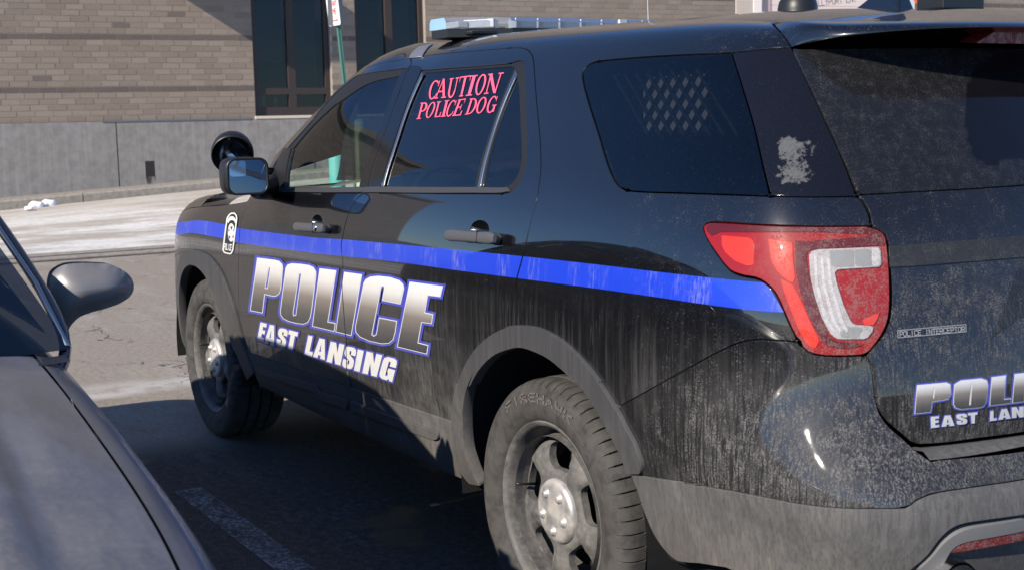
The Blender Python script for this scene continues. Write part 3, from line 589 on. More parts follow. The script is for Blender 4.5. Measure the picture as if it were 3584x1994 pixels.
# --- glass ---
rg=cat(ln('B',[(780,520),(1100,494),(1405,470)]),ln('B',[(1405,470),(1432,480)],step=.006),ln('B',[(1432,484),(1300,806),(1205,1090),(1142,1342)]),ln('B',[(1142,1342),(800,1342),(494,1342)]),ln('B',[(494,1342),(560,1100),(660,790),(780,520)]))
panel('rear_door_window',S,rg,M['glass_tint'],SUV,off=-.006,inset=.001,flange=.003,copy=True)
vg=cat(ln('B',[(1446,545),(1462,640),(1473,900),(1480,1130),(1465,1220),(1430,1290),(1385,1330),(1330,1342)]),ln('B',[(1330,1342),(1195,1342)]),ln('B',[(1195,1342),(1245,1110),(1325,840),(1446,545)]))
panel('vent_window',S,vg,M['glass_tint'],SUV,off=-.005,inset=.001,flange=.003,copy=True)
fr=panel('rear_window_frame',S,rd_hole,M['rubber_seal'],SUV,holes=[rg,vg],off=-.003,inset=.0005,flange=.012,copy=True)
panel('window_divider',S,cat(ln('B',[(1444,505),(1312,835),(1228,1100),(1172,1342)]),ln('B',[(1190,1342),(1240,1110),(1322,842),(1452,535)])),M['bright_strip'],SUV,off=.001,inset=0,flange=.004,copy=True)
panel('window_divider',S,cat(ln('B',[(770,524),(655,795),(557,1095),(486,1342)]),ln('B',[(498,1342),(568,1098),(668,795),(780,536)])),M['bright_strip'],SUV,off=.0015,inset=0,flange=.004,copy=True)
panel('rear_pillar_cover',S,cat(ln('B',[(740,470),(765,505),(650,785),(550,1090),(478,1342)]),ln('B',[(478,1342),(395,1342)]),ln('B',[(395,1342),(480,1040),(580,760),(700,470)])),M['trim_gloss'],SUV,off=.0012,inset=.0015,flange=.006,copy=True)
fg=cat(ln('Z',px('A',[(2052,1342),(2092,1065)]),curve=False),ln('Z',px('A',[(2092,1065),(2250,882),(2457,692)])+px('B',[(150,745),(330,622),(450,572),(612,538)])),ln('B',[(612,538),(520,765),(420,1035),(318,1342)]),ln('Z',px('B',[(318,1342),(0,1342)])+px('A',[(2052,1342)])))
panel('front_door_window',S,fg,M['glass_clear'],SUV,off=-.007,inset=.001,flange=.003,copy=True)
panel('front_window_frame',S,fd_hole,M['rubber_seal'],SUV,holes=[fg],off=-.003,inset=.0005,flange=.012,copy=True)
panel('front_pillar_cover',S,cat(ln('B',[(618,535),(690,470)]),ln('B',[(690,470),(575,760),(475,1040),(386,1342)]),ln('B',[(386,1342),(322,1342)]),ln('B',[(322,1342),(424,1038),(524,768),(618,535)])),M['trim_gloss'],SUV,off=.0012,inset=.001,flange=.006,copy=True)
panel('belt_moulding',S,cat(ln('B',[(362,1346),(700,1346),(1140,1348)]),ln('B',[(1140,1348),(1350,1352),(1390,1350)]),ln('B',[(1405,1372),(1340,1384),(1140,1384)]),ln('B',[(1140,1384),(700,1384),(350,1382)])),M['flare'],SUV,off=.006,inset=0,flange=.012,copy=True)
panel('belt_moulding',S,cat(ln('Z',px('A',[(2000,1350),(2250,1350)])+px('B',[(0,1348),(354,1346)])),ln('Z',px('B',[(342,1380),(0,1380)])+px('A',[(2250,1380),(1992,1376)]))),M['flare'],SUV,off=.006,inset=0,flange=.012,copy=True)
d_edge=ln('C',[(640,1407),(600,1250),(520,900),(430,600),(362,376)])
sq=nearest(seam_q,d_edge[-1])
panel('quarter_window',S,cat(seam_q[sq:],quarter,q_bot,d_edge),M['glass_tint'],SUV,off=-.002,inset=.0035,flange=.006,copy=True)
dp=panel('rear_pillar_panel',S,cat(seam_q[:sq+1],d_edge[::-1],d_bot,lg_glass[::-1]),M['dpillar'],SUV,off=-.001,inset=.003,flange=.012,copy=True)
dq=proj(np.array([v.co for v in dp.data.vertices]))
def blob(q,l):
    r=np.zeros(len(q))
    for x,y,rx,ry in l: r=np.maximum(r,np.clip(1-np.sqrt(((q[:,0]-x)/rx)**2+((q[:,1]-y)/ry)**2),0,1))
    return r
at_=dp.data.attributes.new('patch','FLOAT','POINT');bl=[(2384+x/2.0475,y/2.0475,rx/2.0475,ry/2.0475) for x,y,rx,ry in [(740,1045,90,75),(830,1010,100,75),(910,1040,80,80),(780,1110,100,70),(770,1190,110,80),(840,1230,120,80),(900,1200,80,70),(740,1270,60,50)]]
at_.data.foreach_set('value',(blob(dq,bl)*1.35).astype(np.float32))
# tail lamp
lamp_loop=cat(lamp_top,lamp_front,lamp_bot,lamp_in)
lamp=panel('tail_lamp',S,lamp_loop,M['lamp_red'],SUV,off=.004,inset=.004,flange=.03,h=.02,copy=True)
def piece(name,t,pts,mat,off,closed_curve=False,parent=None,srf=None,fl=.003):
    s_=srf or S;ab=s_.inv(px(t,pts));ab=smooth(ab,.008,closed=True,curve=closed_curve);return panel(name,s_,ab,M[mat],parent or (SUV if name=='rear_reflector' else lamp),off=off,inset=0,flange=fl,h=.015)
piece('lens_border','F',[(238,172),(600,196),(1000,207),(1365,208),(1432,255),(1452,330),(1440,345),(1350,250),(1000,235),(700,232),(290,232),(230,260),(185,215),(195,185)],'lamp_dark',.0055)
piece('reflector','F',[(303,262),(500,278),(525,300),(525,470),(480,472),(400,440),(330,380),(303,330)],'lamp_bright',.0062)
piece('reflector','F',[(632,285),(800,312),(800,420),(818,560),(800,600),(720,540),(680,490),(650,430)],'lamp_bright',.0062)
piece('reflector','F',[(720,570),(800,610),(850,700),(920,860),(990,1000),(960,1060),(905,1030),(850,930),(790,780),(745,660)],'lamp_bright',.0058)
piece('lens_groove','F',[(820,300),(900,305),(1390,262),(1410,330),(1000,350),(905,370),(895,420),(925,600),(985,800),(1060,980),(1120,1015),(1240,1020),(1290,1035),(1200,1060),(1040,1040),(950,900),(870,700),(830,520)],'lamp_dark',.0064)
piece('reverse_lamp','F',[(920,400),(940,372),(985,362),(1400,345),(1418,352),(1425,480),(1120,498),(1095,520),(1110,600),(1160,760),(1215,880),(1240,895),(1368,902),(1368,930),(1320,990),(1120,990),(1075,960),(1010,840),(960,690),(930,550)],'lamp_white',.0078)
piece('reverse_lamp_lens','F',[(1060,372),(1230,364),(1230,478),(1120,486),(1075,470)],'lamp_smoke',.0088);piece('reverse_lamp_lens','F',[(1240,364),(1350,360),(1350,476),(1240,478)],'lamp_smoke',.0088)
piece('reverse_lamp_lens','F',[(1168,905),(1290,910),(1260,985),(1135,975)],'lamp_smoke',.0088);piece('reverse_lamp_lens','F',[(1362,356),(1412,354),(1414,475),(1362,476)],'lamp_white2',.0088)
for i,x in enumerate((955,1000,1045)): piece('reverse_lamp_rib','F',[(x,400+i*12),(x+14,398+i*12),(x+24+i*4,600),(x+90+i*8,850),(x+150,940),(x+132,945),(x+70+i*8,855),(x+8+i*4,600)],'lamp_white2',.009)
piece('reflector','F',[(1300,860),(1410,810),(1400,850),(1370,892),(1310,892)],'lamp_bright',.0068)
# quarter-to-bumper upper and lower bumper
bq=nearest(flare_out,b_seam[-1]);bump_low=ln('I',[(1605,990),(1400,992),(1200,992),(900,967),(500,892),(0,806)]);bl2=ln('V',[(1606,828),(1400,800),(1200,770),(1125,755)])
bs0=ln('Z',px('F',[(1332,1112),(1372,1230),(1392,1433)])+px('I',[(1392,185),(1412,285),(1472,385),(1590,490),(1700,590),(1790,645)]))
bs1=ln('I',[(1790,645),(2000,628),(2457,578)]);bc=np.array([S.ts[-1]-.002,0]);
top_c=bs1[-1];ctr=lambda b:np.array([(S.ts[-1]-.001,b)])
lowR=ln('I',[(2457,782),(2100,836),(1820,880),(1700,925),(1640,970),(1605,990)])
ub=cat(lamp_bot,bs0,bs1,ctr(top_c[1]+.02),ctr(lowR[0][1]+.02),lowR,bump_low,bl2,between(flare_out,S.inv(px('V',[(1125,755)]))[0],b_seam[-1]),b_seam[::-1])
panel('rear_bumper',S,ub,M['bumper_paint'],SUV,mirror=True,flange=.03)
lo_edge=ln('V',[(1120,752),(1165,860),(1210,1000),(1270,1150),(1330,1250),(1400,1330),(1455,1368),(1606,1384)]);lo2=ln('I',[(240,1400),(500,1433)])
r_in=ln('I',[(1640,1433),(1760,1330),(1860,1200),(1960,1120),(2100,1085),(2457,1035)])
lowb=cat(bl2[::-1],bump_low[::-1],lowR[::-1],ctr(lowR[0][1]+.02),ctr(r_in[-1][1]+.01),r_in[::-1],S.xz([(-1.05,.40),(-.9,.39)]),lo2[::-1][-3:],lo_edge[::-1])
def dedupe(p): 
    k=[0]
    for i in range(1,len(p)):
        if np.linalg.norm(p[i]-p[k[-1]])>.004: k.append(i)
    return p[k]
panel('lower_bumper',S,dedupe(lowb),M['lower_bumper'],SUV,off=.003,mirror=True,flange=.03)
panel('bumper_surround',S,dedupe(cat(r_in,ctr(r_in[-1][1]),ctr(S.tv[1]),S.xz([(-1.06,.37)])[:,:])),M['flare'],SUV,off=-.02,mirror=True,flange=.02)
sil=cat(ln('I',[(1690,1433),(1800,1330),(1880,1235),(1975,1165),(2100,1125),(2457,1062)]),ln('I',[(2457,1145),(2100,1212),(1980,1245),(1920,1300),(1850,1433)]))
panel('exhaust_surround',S,sil,M['dull_silver'],SUV,off=.004,inset=0,flange=.03,copy=True)
piece('rear_reflector','I',[(1915,1300),(1990,1252),(2100,1222),(2457,1152),(2457,1212),(2200,1262),(1960,1300)],'reflector_dull',.002)
pe=S.P(*S.inv(px('I',[(2010,1400)]))[0])[0]
MB().tube([pe+np.array((.25,-.02,.0)),pe+np.array((-.01,.02,-.03))],.045,24,False).tube([pe+np.array((.2,-.02,.0)),pe+np.array((-.012,.02,-.03))],.041,24,False).build('exhaust_tip',M['chrome'],SUV,True)
# --- liftgate ---
lgl=cat(ln('C',[(800,345),(866,490),(1006,790),(1156,1120),(1270,1395)],L));lg_line=ln('C',[(1270,1395),(1600,1377),(2000,1356),(2457,1326)],L)
cy=lambda b:np.array([(L.ts[-1]-.001,b)])
def toc(line,slope=0.): return cat(line,np.array([(a,line[-1][1]+slope*(a-line[-1][0])) for a in np.linspace(line[-1][0],L.ts[-1]-.001,10)[1:]]))
topb=L.tv[9]
glass_loop=cat(lgl,toc(lg_line),np.array([(L.ts[-1]-.001,topb)]),np.array([(a,topb) for a in np.linspace(L.ts[-1]-.01,lgl[0][0]+.02,16)]))
rgo=panel('rear_window',L,glass_loop,M['rear_glass'],SUV,mirror=True,inset=.002,flange=.01,h=.014)
ov=px('C',[(2457,365),(2250,395),(2120,490),(2050,620),(2025,750),(2035,900),(2070,1060),(2130,1160),(2200,1172),(2457,1155),(3000,1130),(3000,300)])
q=proj(np.array([v.co for v in rgo.data.vertices]));a_=rgo.data.attributes.new('clear','FLOAT','POINT');a_.data.foreach_set('value',inpoly(q,np.array(ov)).astype(np.float32))
lg_left=ln('Z',px('C',[(1272,1403)])+px('F',[(1312,20),(1352,95),(1376,190),(1462,245),(1486,325),(1504,560),(1500,830),(1455,962),(1345,1110),(1385,1230),(1404,1433)])+px('I',[(1404,180),(1424,280),(1486,375),(1600,480),(1668,538)]),L)
lg_bot=ln('I',[(1668,538),(1900,523),(2100,495),(2457,448)],L)
panel('liftgate',L,cat(lg_left,toc(lg_bot,.02),toc(lg_line)[::-1]),M['bumper_paint'],SUV,mirror=True,inset=.003)
ap=cat(ln('F',[(1490,338),(1800,312),(2100,290),(2457,260)],L),ln('F',[(2457,408),(2100,437),(1800,462),(1490,482)],L))
panel('liftgate_trim',L,cat(toc(ap[:len(ap)//2]),toc(ap[len(ap)//2:][::-1])[::-1]),M['trim_dull'],SUV,mirror=True,off=.004,inset=0,flange=.008)
rec=cat(ln('F',[(2457,420),(2430,440),(2330,720),(2215,990)],L),ln('F',[(2215,990),(2457,820)],L))
panel('plate_recess',L,dedupe(cat(rec[:-1],toc(rec[-1:],0.05),toc(rec[:1])[::-1][:-1])),M['trim_gloss'],SUV,mirror=True,off=.001,inset=0,flange=.003)
# ledge between liftgate and bumper
le=[]
for i in range(30):
    t=i/29;pa=L.P(*(lg_bot[0]+(cy(lg_bot[-1][1])[0]-lg_bot[0])*t))[0];pb=S.P(*(bs1[0]+(ctr(top_c[1]+.02)[0]-bs1[0])*t))[0];le+=[pa+np.array((.03,0,-.012)),pb*.55+pa*.45+np.array((0,0,.004)),pb+np.array((0.003,0,-.0005))]
F=[(3*i+j,3*i+3+j,3*i+4+j,3*i+1+j) for i in range(29) for j in range(2)];n=len(le);le+=[np.array((p[0],-p[1],p[2])) for p in le];F+=[tuple(n+k for k in f[::-1]) for f in F]
mesh('bumper_step',le,F,M['lower_bumper'],SUV,True)
# spoiler
def z_on(X,Y,line):
    lx_=np.array([p[0] for p in line]);ly=np.array([p[1] for p in line]);lo,hi=1.3,1.95
    for _ in range(40):
        m=(lo+hi)/2;q=proj([(X,Y,m)])[0]
        if q[1]>np.interp(q[0],lx_,ly): lo=m
        else: hi=m
    return (lo+hi)/2
low_line=px('C',[(800,346),(1070,285),(1300,252),(1700,216),(2300,195),(2457,190),(3300,182)]);cr_line=px('C',[(645,163),(800,176),(1000,186),(1240,191),(1500,177),(2000,168),(2457,160),(3300,156)])
plan=[(.682,-.655),(.678,-.69),(.665,-.735),(.635,-.79),(.58,-.85),(.50,-.895),(.38,-.93),(.2,-.955),(0,-.96)]
sp=[];zl=zc=None
for y,x in plan:
    vis=proj([(x,y,1.6)])[0][0]<3584
    zl_=z_on(x,y,low_line);zc_=z_on(x+.012,y-.004,cr_line)
    if not vis: zl_,zc_=zl,zc
    zl,zc=zl_,zc_
    tx=-.56-.14*(y/.68)**2*0-.10*(1-(y/.68)**2);bt=(-.64-.12*(1-(y/.68)**2))
    zt=RS.P(*RS.xz([(max(tx,-.62),min(y*.86,.5))],(0,1))[0])[0][2]
    zt=max(zt,zc+.004)
    sp.append([(bt+.05,y*.96,1.575),(x+.02,y*.99,zl+.004),(x,y,zl),(x+.006,y-.002,(zl+zc)/2),(x+.014,y-.005,zc),(x+.035,y-.02,zc+.008),((x+tx)/2,y*.94,(zc+zt)/2+.006),(tx,y*.87,zt+.002)])
sq_=[S.P(*S.inv(px('C',[q]))[0])[0]+np.array((-.004,0,0)) for q in ((786,340),(757,292),(702,224),(646,162))]
sp[0]=[sp[0][0],tuple(sq_[0]+np.array((.01,-.01,.0))),tuple(sq_[0]),tuple(sq_[1]),tuple(sq_[2]),tuple(sq_[3]),tuple(sq_[3]*.5+np.array(sp[0][7])*.5+np.array((0,0,.003))),sp[0][7]]
V=[p for r in sp for p in r];m=8;F=[(i*m+j,(i+1)*m+j,(i+1)*m+j+1,i*m+j+1) for i in range(len(sp)-1) for j in range(m-1)];F.append(tuple(range(8))[::-1])
n=len(V);V+=[(x,-y,z) for x,y,z in V];F+=[tuple(n+k for k in f[::-1]) for f in F]
o=mesh('spoiler',V,F,pt,SUV,True);o.data.set_sharp_from_angle(angle=math.radians(50))
md=o.modifiers.new('sub','SUBSURF');md.levels=2;md.render_levels=2
bx=[at(*p,0,-.87) for p in px('C',[(2112,310),(2292,203),(2700,195),(2700,300)])];bx[2][1]=bx[3][1]=0.
b1=np.array(bx);V=list(b1)+[p+np.array((.05,0,.005)) for p in b1];V+=[]
n=4;F=[(0,1,2,3),(4,7,6,5),(0,4,5,1),(1,5,6,2),(2,6,7,3),(3,7,4,0)];V[2:4]=[np.array((p[0],-V[3-i][1] if 0 else p[1],p[2])) for i,p in enumerate(V[2:4])];V=[V[0],V[1],V[1]*[1,-1,1],V[0]*[1,-1,1],V[4],V[5],V[5]*[1,-1,1],V[4]*[1,-1,1]]
mesh('high_brake_lamp',V,F,M['lamp_red'],SUV)
# inner shell, floor, wheel wells
sh=lx([(-.95,.36),(-.95,1.14),(0,1.16),(1.0,1.15),(2.0,1.12),(2.7,1.0),(2.9,.9),(3.4,.9),(3.4,.36)],curve=False,step=.04);
panel('inner_shell',S,cat(sh,lx([(3.4,.36),(-.95,.36)],curve=False,step=.04)),M['interior'],SUV,holes=[lx(wheel_ring(0,.475,0,360,40)[:-1]),lx(wheel_ring(2.866,.47,0,360,40)[:-1])],off=-.035,inset=0,flange=0,h=.06,copy=True)
fp=MB();fp.box((1.43,0,.36),(1.8,1.74,.10));fp.box((1.43,0,.36),(4.6,1.16,.12));fp.box((-.75,0,.40),(.5,1.5,.1));fp.box((3.45,0,.42),(.4,1.3,.2));fp.build('floor_pan',M['liner'],SUV)
for cx in (0,2.866):
    for sg in (1,-1):
        w=MB();n=40;V=[];F=[]
        for i in range(n+1):
            a=math.radians(-8+196*i/n);c,s_=math.cos(a)*.462+cx,math.sin(a)*.462+.372
            for y in (.975-.022,.93,.60): V.append((c,sg*y,s_))
        for i in range(n):
            for j in range(2): F.append((i*3+j,i*3+3+j,i*3+4+j,i*3+1+j))
        V.append((cx,sg*.60,.372));F+=[(len(V)-1,i*3+2,i*3+5) for i in range(n)]
        mesh('wheel_liner',V,F,M['liner'],SUV,False)
# interior
MB().box((1.86,0,1.02),(.5,1.62,.26),bev=.06).box((1.70,.38,1.16),(.16,.36,.08),bev=.03).build('dashboard',M['interior'],SUV,angle=40)
MB().lathe([(.185+.014*math.cos(w),.014*math.sin(w)) for w in np.linspace(0,2*math.pi,9)[:-1]],32,frame((-.9,0,.42),(0,1,0),(1.50,.38,1.07)),True).tube([(1.5,.38,1.07),(1.72,.38,.98)],.03,8).box((1.5,.38,1.07),(.05,.30,.06),bev=.015).build('steering_wheel',M['interior'],SUV,True)
for sg in (1,-1):
    MB().box((1.05,sg*.40,.62),(.52,.52,.16),bev=.05).box((.80,sg*.40,.95),(.16,.50,.62),Matrix.Rotation(-.28,3,'Y'),bev=.06).box((.70,sg*.40,1.32),(.11,.27,.2),Matrix.Rotation(-.2,3,'Y'),bev=.045).build('front_seat',M['seat'],SUV,angle=40)
MB().box((.52,0,.86),(.03,1.5,.62),bev=.01).box((.50,0,1.40),(.03,1.30,.48),bev=.01).build('partition',M['rubber_seal'],SUV)
MB().box((-.2,0,.95),(1.2,1.5,.1),bev=.03).build('rear_kennel_floor',M['rubber_seal'],SUV)
kc=atD(1680,262,1,.73);MB().box((kc[0],.705,kc[2]),(.26,.008,.14)).build('daylight_board',simple('pale_daylight_board',(.60,.585,.55),.7),SUV)  # pale board added behind the cage, imitates daylight through its openings
MB().box((-.1,-.56,1.30),(1.25,.02,.62)).box((-.1,0,1.60),(1.2,1.1,.02)).build('light_stop_wall',M['rubber_seal'],SUV)  # dark boards added to stop light showing through the far windows
cg=MB()
for k in range(8):
    for sg in (1,-1):
        x0=kc[0]-.175+k*.05;cg.tube([(x0-sg*.075,.716,kc[2]-.08),(x0+sg*.075,.716,kc[2]+.08)],.0055,6)
cg.build('window_cage',M['black_plastic'],SUV)
# --- handles ---
def sp3(t,p,off=0.):
    ab=S.inv(px(t,[p]))[0];return S.P(*ab)[0]+S.N(*ab)[0]*off
def handle(t,a,b,hh,key,scoop):
    pa,pb=sp3(t,a,.03),sp3(t,b,.03);d=Vector(pb-pa);Ln=d.length;n=Vector(S.N(*S.inv(px(t,[a]))[0])[0]);Mx=frame(n,d,(0,0,0))
    V=[];F=[];K=18;m=12
    for i in range(K+1):
        u=i/K;e=min(1,min(u,1-u)*9+.25);wd=hh*(.5+.5*min(1,e))*(1.0-.12*math.sin(math.pi*u));th=.020*min(1,.4+e*.6);lift=.0
        for k in range(m):
            w=2*math.pi*k/m;cx=math.copysign(abs(math.cos(w))**.6,math.cos(w));sx=math.copysign(abs(math.sin(w))**.6,math.sin(w))
            V.append(Vector(pa)+d*u+(Mx.to_3x3()@Vector((0,1,0)))*(cx*wd/2)+n*(sx*th*.5+lift))
    for i in range(K):
        for k in range(m): F.append((i*m+k,i*m+(k+1)%m,(i+1)*m+(k+1)%m,(i+1)*m+k))
    F.append(tuple(range(m))[::-1]);F.append(tuple(range(K*m,K*m+m)))
    g=MB().add(V,F);g.tube([Vector(pa)+d*.06-n*.035,Vector(pa)+d*.06],.010,8);g.tube([Vector(pa)+d*.88-n*.035,Vector(pa)+d*.88],.016,8)
    o=g.build('door_handle',M['grey_handle'],SUV,angle=50);nn=Vector(n)
    c=Vector(pa)+d*.80+n*.0115
    if key: MB().lathe([(.0,.003),(.008,.003),(.011,.0015),(.012,0)],20,frame(n,d,c)).build('lock_cylinder',M['chrome'],o,True)
    MB().box(Vector(pa)+d*.70+n*.0,(.0015,hh*.98,.0215),Mx.to_3x3()).build('handle_gap',M['rubber_seal'],o)
    bowl('handle_recess',scoop,.024,pt,SUV)
handle('E',(1008,258),(1362,285),.036,False,sc_r);handle('M',(1312,990),(1612,1010),.036,True,sc_f)
# --- stripe and lettering ---
up=ln('Z',px('D',[(1395,148),(1460,150),(1600,175),(1720,205)])+px('E',[(0,270),(200,283),(600,318),(1000,355),(1500,405),(2000,460),(2440,512)])+px('F',[(100,545),(400,575),(575,590)]))
dn=ln('Z',px('F',[(735,803),(600,795),(400,775),(100,735)])+px('E',[(2440,692),(2000,630),(1460,560),(1000,500),(600,445),(190,400),(0,382)])+px('D',[(1700,305),(1600,277),(1500,258),(1358,236)]))
end=ln('F',[(590,592),(640,640),(690,720),(735,800)])
stripe=cat(lx([(3.30,.955),(3.15,.965)]),up,end,dn,lx([(3.15,.905),(3.30,.90)]))
for nm,reg in (('front',f_cut),('mid',b_cut),('rear',rear_cut_up)): pass
def clip_between(poly,lo,hi):   # keep part of decal between two shut lines given as functions of b -> a
    ps=poly.copy();return ps
def a_of(line): 
    o=np.argsort(line[:,1]);return lambda b:np.interp(b,line[o,1],line[o,0])
fa,ba,ra=a_of(f_cut),a_of(b_cut),a_of(rear_cut_up)
def split_decal(name,polys,holes,mat,off,attr=None,h=.03,cuts=(fa,ba,ra)):
    """vinyl is cut at the door gaps: one piece per panel"""
    v,f=cdt(polys,holes,h)
    g=.003
    edges=[lambda b:-9+0*b]+list(cuts)+[lambda b:99+0*b];out=[]
    for k in range(len(edges)-1):
        lo,hi=edges[k],edges[k+1]
        a_min=min(p[:,0].min() for p in polys);a_max=max(p[:,0].max() for p in polys)
        bs=np.linspace(min(p[:,1].min() for p in polys)-.02,max(p[:,1].max() for p in polys)+.02,60)
        clipp=np.r_[np.c_[np.maximum(lo(bs)+g,a_min-.05),bs],np.c_[np.minimum(hi(bs)-g,a_max+.05),bs][::-1]]
        if (clipp[:60,0]>=clipp[60:,0][::-1]).all(): continue
        V=[];E=[]
        allp=[np.asarray(p) for p in polys]+[np.asarray(p) for p in holes]+[clipp]
        for p in allp:
            b=len(V);V+=[Vector(q) for q in p];E+=[(b+i,b+(i+1)%len(p)) for i in range(len(p))]
        g2=v[inpoly(v,clipp)];
        r=delaunay_2d_cdt(V+[Vector(q) for q in g2],E,[],0,1e-7)
        vv=np.array([(a.x,a.y) for a in r[0]]);ff=np.array([t for t in r[2] if len(t)==3],int);c=vv[ff].mean(1);kk=np.zeros(len(ff),bool)
        for p in polys: kk|=inpoly(c,np.asarray(p))
        for p in holes: kk&=~inpoly(c,np.asarray(p))
        kk&=inpoly(c,clipp);ff=ff[kk]
        if not len(ff): continue
        u,i=np.unique(ff,return_inverse=True);vv=vv[u];ff=i.reshape(ff.shape)
        P=S.P(vv[:,0],vv[:,1]);N=S.N(vv[:,0],vv[:,1]);P=P+N*off;cc=P[ff];fn=np.cross(cc[:,1]-cc[:,0],cc[:,2]-cc[:,0]);fl=(fn*N[ff[:,0]]).sum(1)<0;ff[fl]=ff[fl][:,::-1]
        o=mesh(name,P,ff,mat,SUV,True);o.data.normals_split_custom_set_from_vertices([tuple(x) for x in N])
        if attr is not None:
            a=o.data.attributes.new('grad','FLOAT','POINT');a.data.foreach_set('value',attr(proj(P)).astype(np.float32))
        out.append(o)
    return out
split_decal('blue_stripe',[stripe],[sc_r,sc_f],M['stripe'],.0013)
POL=dict(P=([(118,118),(290,140),(330,150),(358,180),(365,215),(345,420),(330,460),(300,482),(270,485),(190,466),(168,645),(50,622)],[[(232,210),(242,212),(215,408),(195,405)]]),
O=([(392,215),(410,185),(450,172),(540,178),(620,190),(660,210),(685,250),(686,285),(645,610),(630,690),(605,735),(560,752),(500,745),(420,725),(370,700),(345,665),(340,630)],[[(525,270),(541,268),(490,662),(472,668),(465,645)]]),
L=([(720,220),(880,240),(800,730),(872,742),(860,822),(650,772)],[]),I=([(958,255),(1128,278),(1025,862),(875,825)],[]),
C=([(1145,360),(1165,325),(1210,300),(1290,293),(1400,305),(1490,335),(1525,370),(1535,410),(1500,560),(1325,525),(1345,400),(1335,385),(1315,395),(1225,850),(1245,865),(1268,850),(1295,690),(1465,722),(1450,830),(1430,900),(1390,935),(1320,940),(1200,915),(1110,875),(1070,830),(1065,780)],[]),
E=([(1590,348),(1908,390),(1885,490),(1765,475),(1735,640),(1815,658),(1800,748),(1705,735),(1670,930),(1768,955),(1755,1040),(1470,970)],[]))
def pz(t,p): return np.array(px(t,[tuple(q) for q in p]))
def toS(srf,p): return srf.inv(dens(p))
fills=[];holes_=[];whites=[];wholes=[];blues=[];bholes=[]
for k,(o_,hs_) in POL.items():
    p=pz('T',o_);blues.append(toS(S,offset_poly(p,9)));whites.append(toS(S,offset_poly(p,.8)));fills.append(toS(S,offset_poly(p,-1.7)))
    for h_ in hs_:
        q=pz('T',h_);wholes.append(toS(S,offset_poly(q,-.3)));holes_.append(toS(S,offset_poly(q,2.)))
EL=[('E',(150,733),(212,748),(180,925),(118,903)),('A',(215,752),(308,770),(282,962),(186,932)),('S',(330,785),(420,805),(385,985),(298,955)),('T',(425,808),(514,830),(480,1010),(392,985)),('L',(612,858),(690,876),(648,1062),(575,1040)),('A',(690,880),(802,905),(772,1095),(656,1065)),('N',(828,918),(962,950),(922,1147),(788,1110)),('S',(975,960),(1082,985),(1038,1190),(933,1160)),('I',(1090,993),(1148,1008),(1107,1210),(1053,1195)),('N',(1175,1013),(1327,1050),(1272,1258),(1133,1220)),('G',(1345,1058),(1477,1090),(1422,1307),(1288,1265))]
el=[];elh=[]
for c,*q in EL:
    for p in IMPACT[c][0]:
        pp=pz('T',quadmap(q,p));el.append(toS(S,pp));blues.append(toS(S,offset_poly(pp,5)))
    for p in IMPACT[c][1]: elh.append(toS(S,pz('T',quadmap(q,p))))
split_decal('letter_outline',blues,[],M['letter_blue'],.0022,h=.05)
def gat(q,s0=(903,903),s1=(1552,1001),H0=190,H1=242):
    x=q[:,0];y0=np.interp(x,[902,1552],[903,1001]);hh=np.interp(x,[878,1500],[186,240]);return np.clip((q[:,1]-y0)/hh,0,1)
def own(p,hs): return [h for h in hs if inpoly(h[:1],p)[0]]
for w_,f_ in zip(whites,fills):
    split_decal('letter_edge',[w_],own(w_,wholes),M['letter_white'],.0028,h=.05);split_decal('police_letter',[f_],own(f_,holes_),M['grad'],.0034,gat,h=.02)
for e_ in el: split_decal('town_letter',[e_],own(e_,elh),M['letter_white'],.0034,h=.05)
# caution text on the rear window
CA=[('C',(825,580),(910,570),(872,705),(800,712)),('A',(885,565),(962,558),(942,697),(850,705)),('U',(962,560),(1040,550),(1008,695),(935,700)),('T',(1035,548),(1130,535),(1085,685),(1010,692)),('I',(1112,540),(1176,533),(1132,680),(1072,686)),('O',(1165,535),(1250,525),(1208,672),(1132,682)),('N',(1240,527),(1362,515),(1312,662),(1205,672)),
('P',(752,735),(822,730),(790,845),(722,852)),('O',(812,735),(882,725),(842,838),(778,846)),('L',(870,727),(932,720),(902,834),(843,840)),('I',(925,719),(968,714),(942,831),(893,836)),('C',(962,720),(1025,712),(990,828),(922,835)),('E',(1020,712),(1092,702),(1052,824),(972,830)),('D',(1105,705),(1182,697),(1145,812),(1068,820)),('O',(1172,697),(1250,690),(1212,805),(1138,813)),('G',(1250,690),(1322,683),(1290,803),(1212,808))]
cp=[]
for c,*q in CA:
    for p in SERIF[c]: cp.append(S.inv(pz('B',quadmap(q,np.c_[.04+.84*p[:,0],p[:,1]]))))
decal('caution_letters',S,cp,M['pink'],SUV,off=.0005-.0045,h=0)
# fender badge
bo=[(565,1215),(545,1262)];bd=[(585,860),(610,847),(640,848),(662,870),(668,905),(650,1050),(628,1225),(610,1258),(590,1264),(535,1250),(518,1222),(522,1180),(545,1000),(560,900)]
bp=pz('M',bd);bi=offset_poly(bp,-4.5);bc_=bp.mean(0)
decal('badge_border',S,[toS(S,bp)],M['letter_white'],SUV,holes=[toS(S,bi)],off=.003,h=0)
decal('badge_field',S,[toS(S,offset_poly(bi,.5))],simple('badge_black',(.012,.012,.014),.4),SUV,off=.0024,h=0)
em=[np.array([(607+34*math.cos(w),1045+92*math.sin(w)) for w in np.linspace(0,2*math.pi,25)[:-1]])]
emh=[P2((595,985),(622,985),(610,1025)),P2((578,1075),(600,1085),(592,1115)),P2((618,1080),(636,1072),(622,1112)),P2((578,1010),(592,1020),(582,1045)),P2((625,1015),(636,1010),(634,1045))]
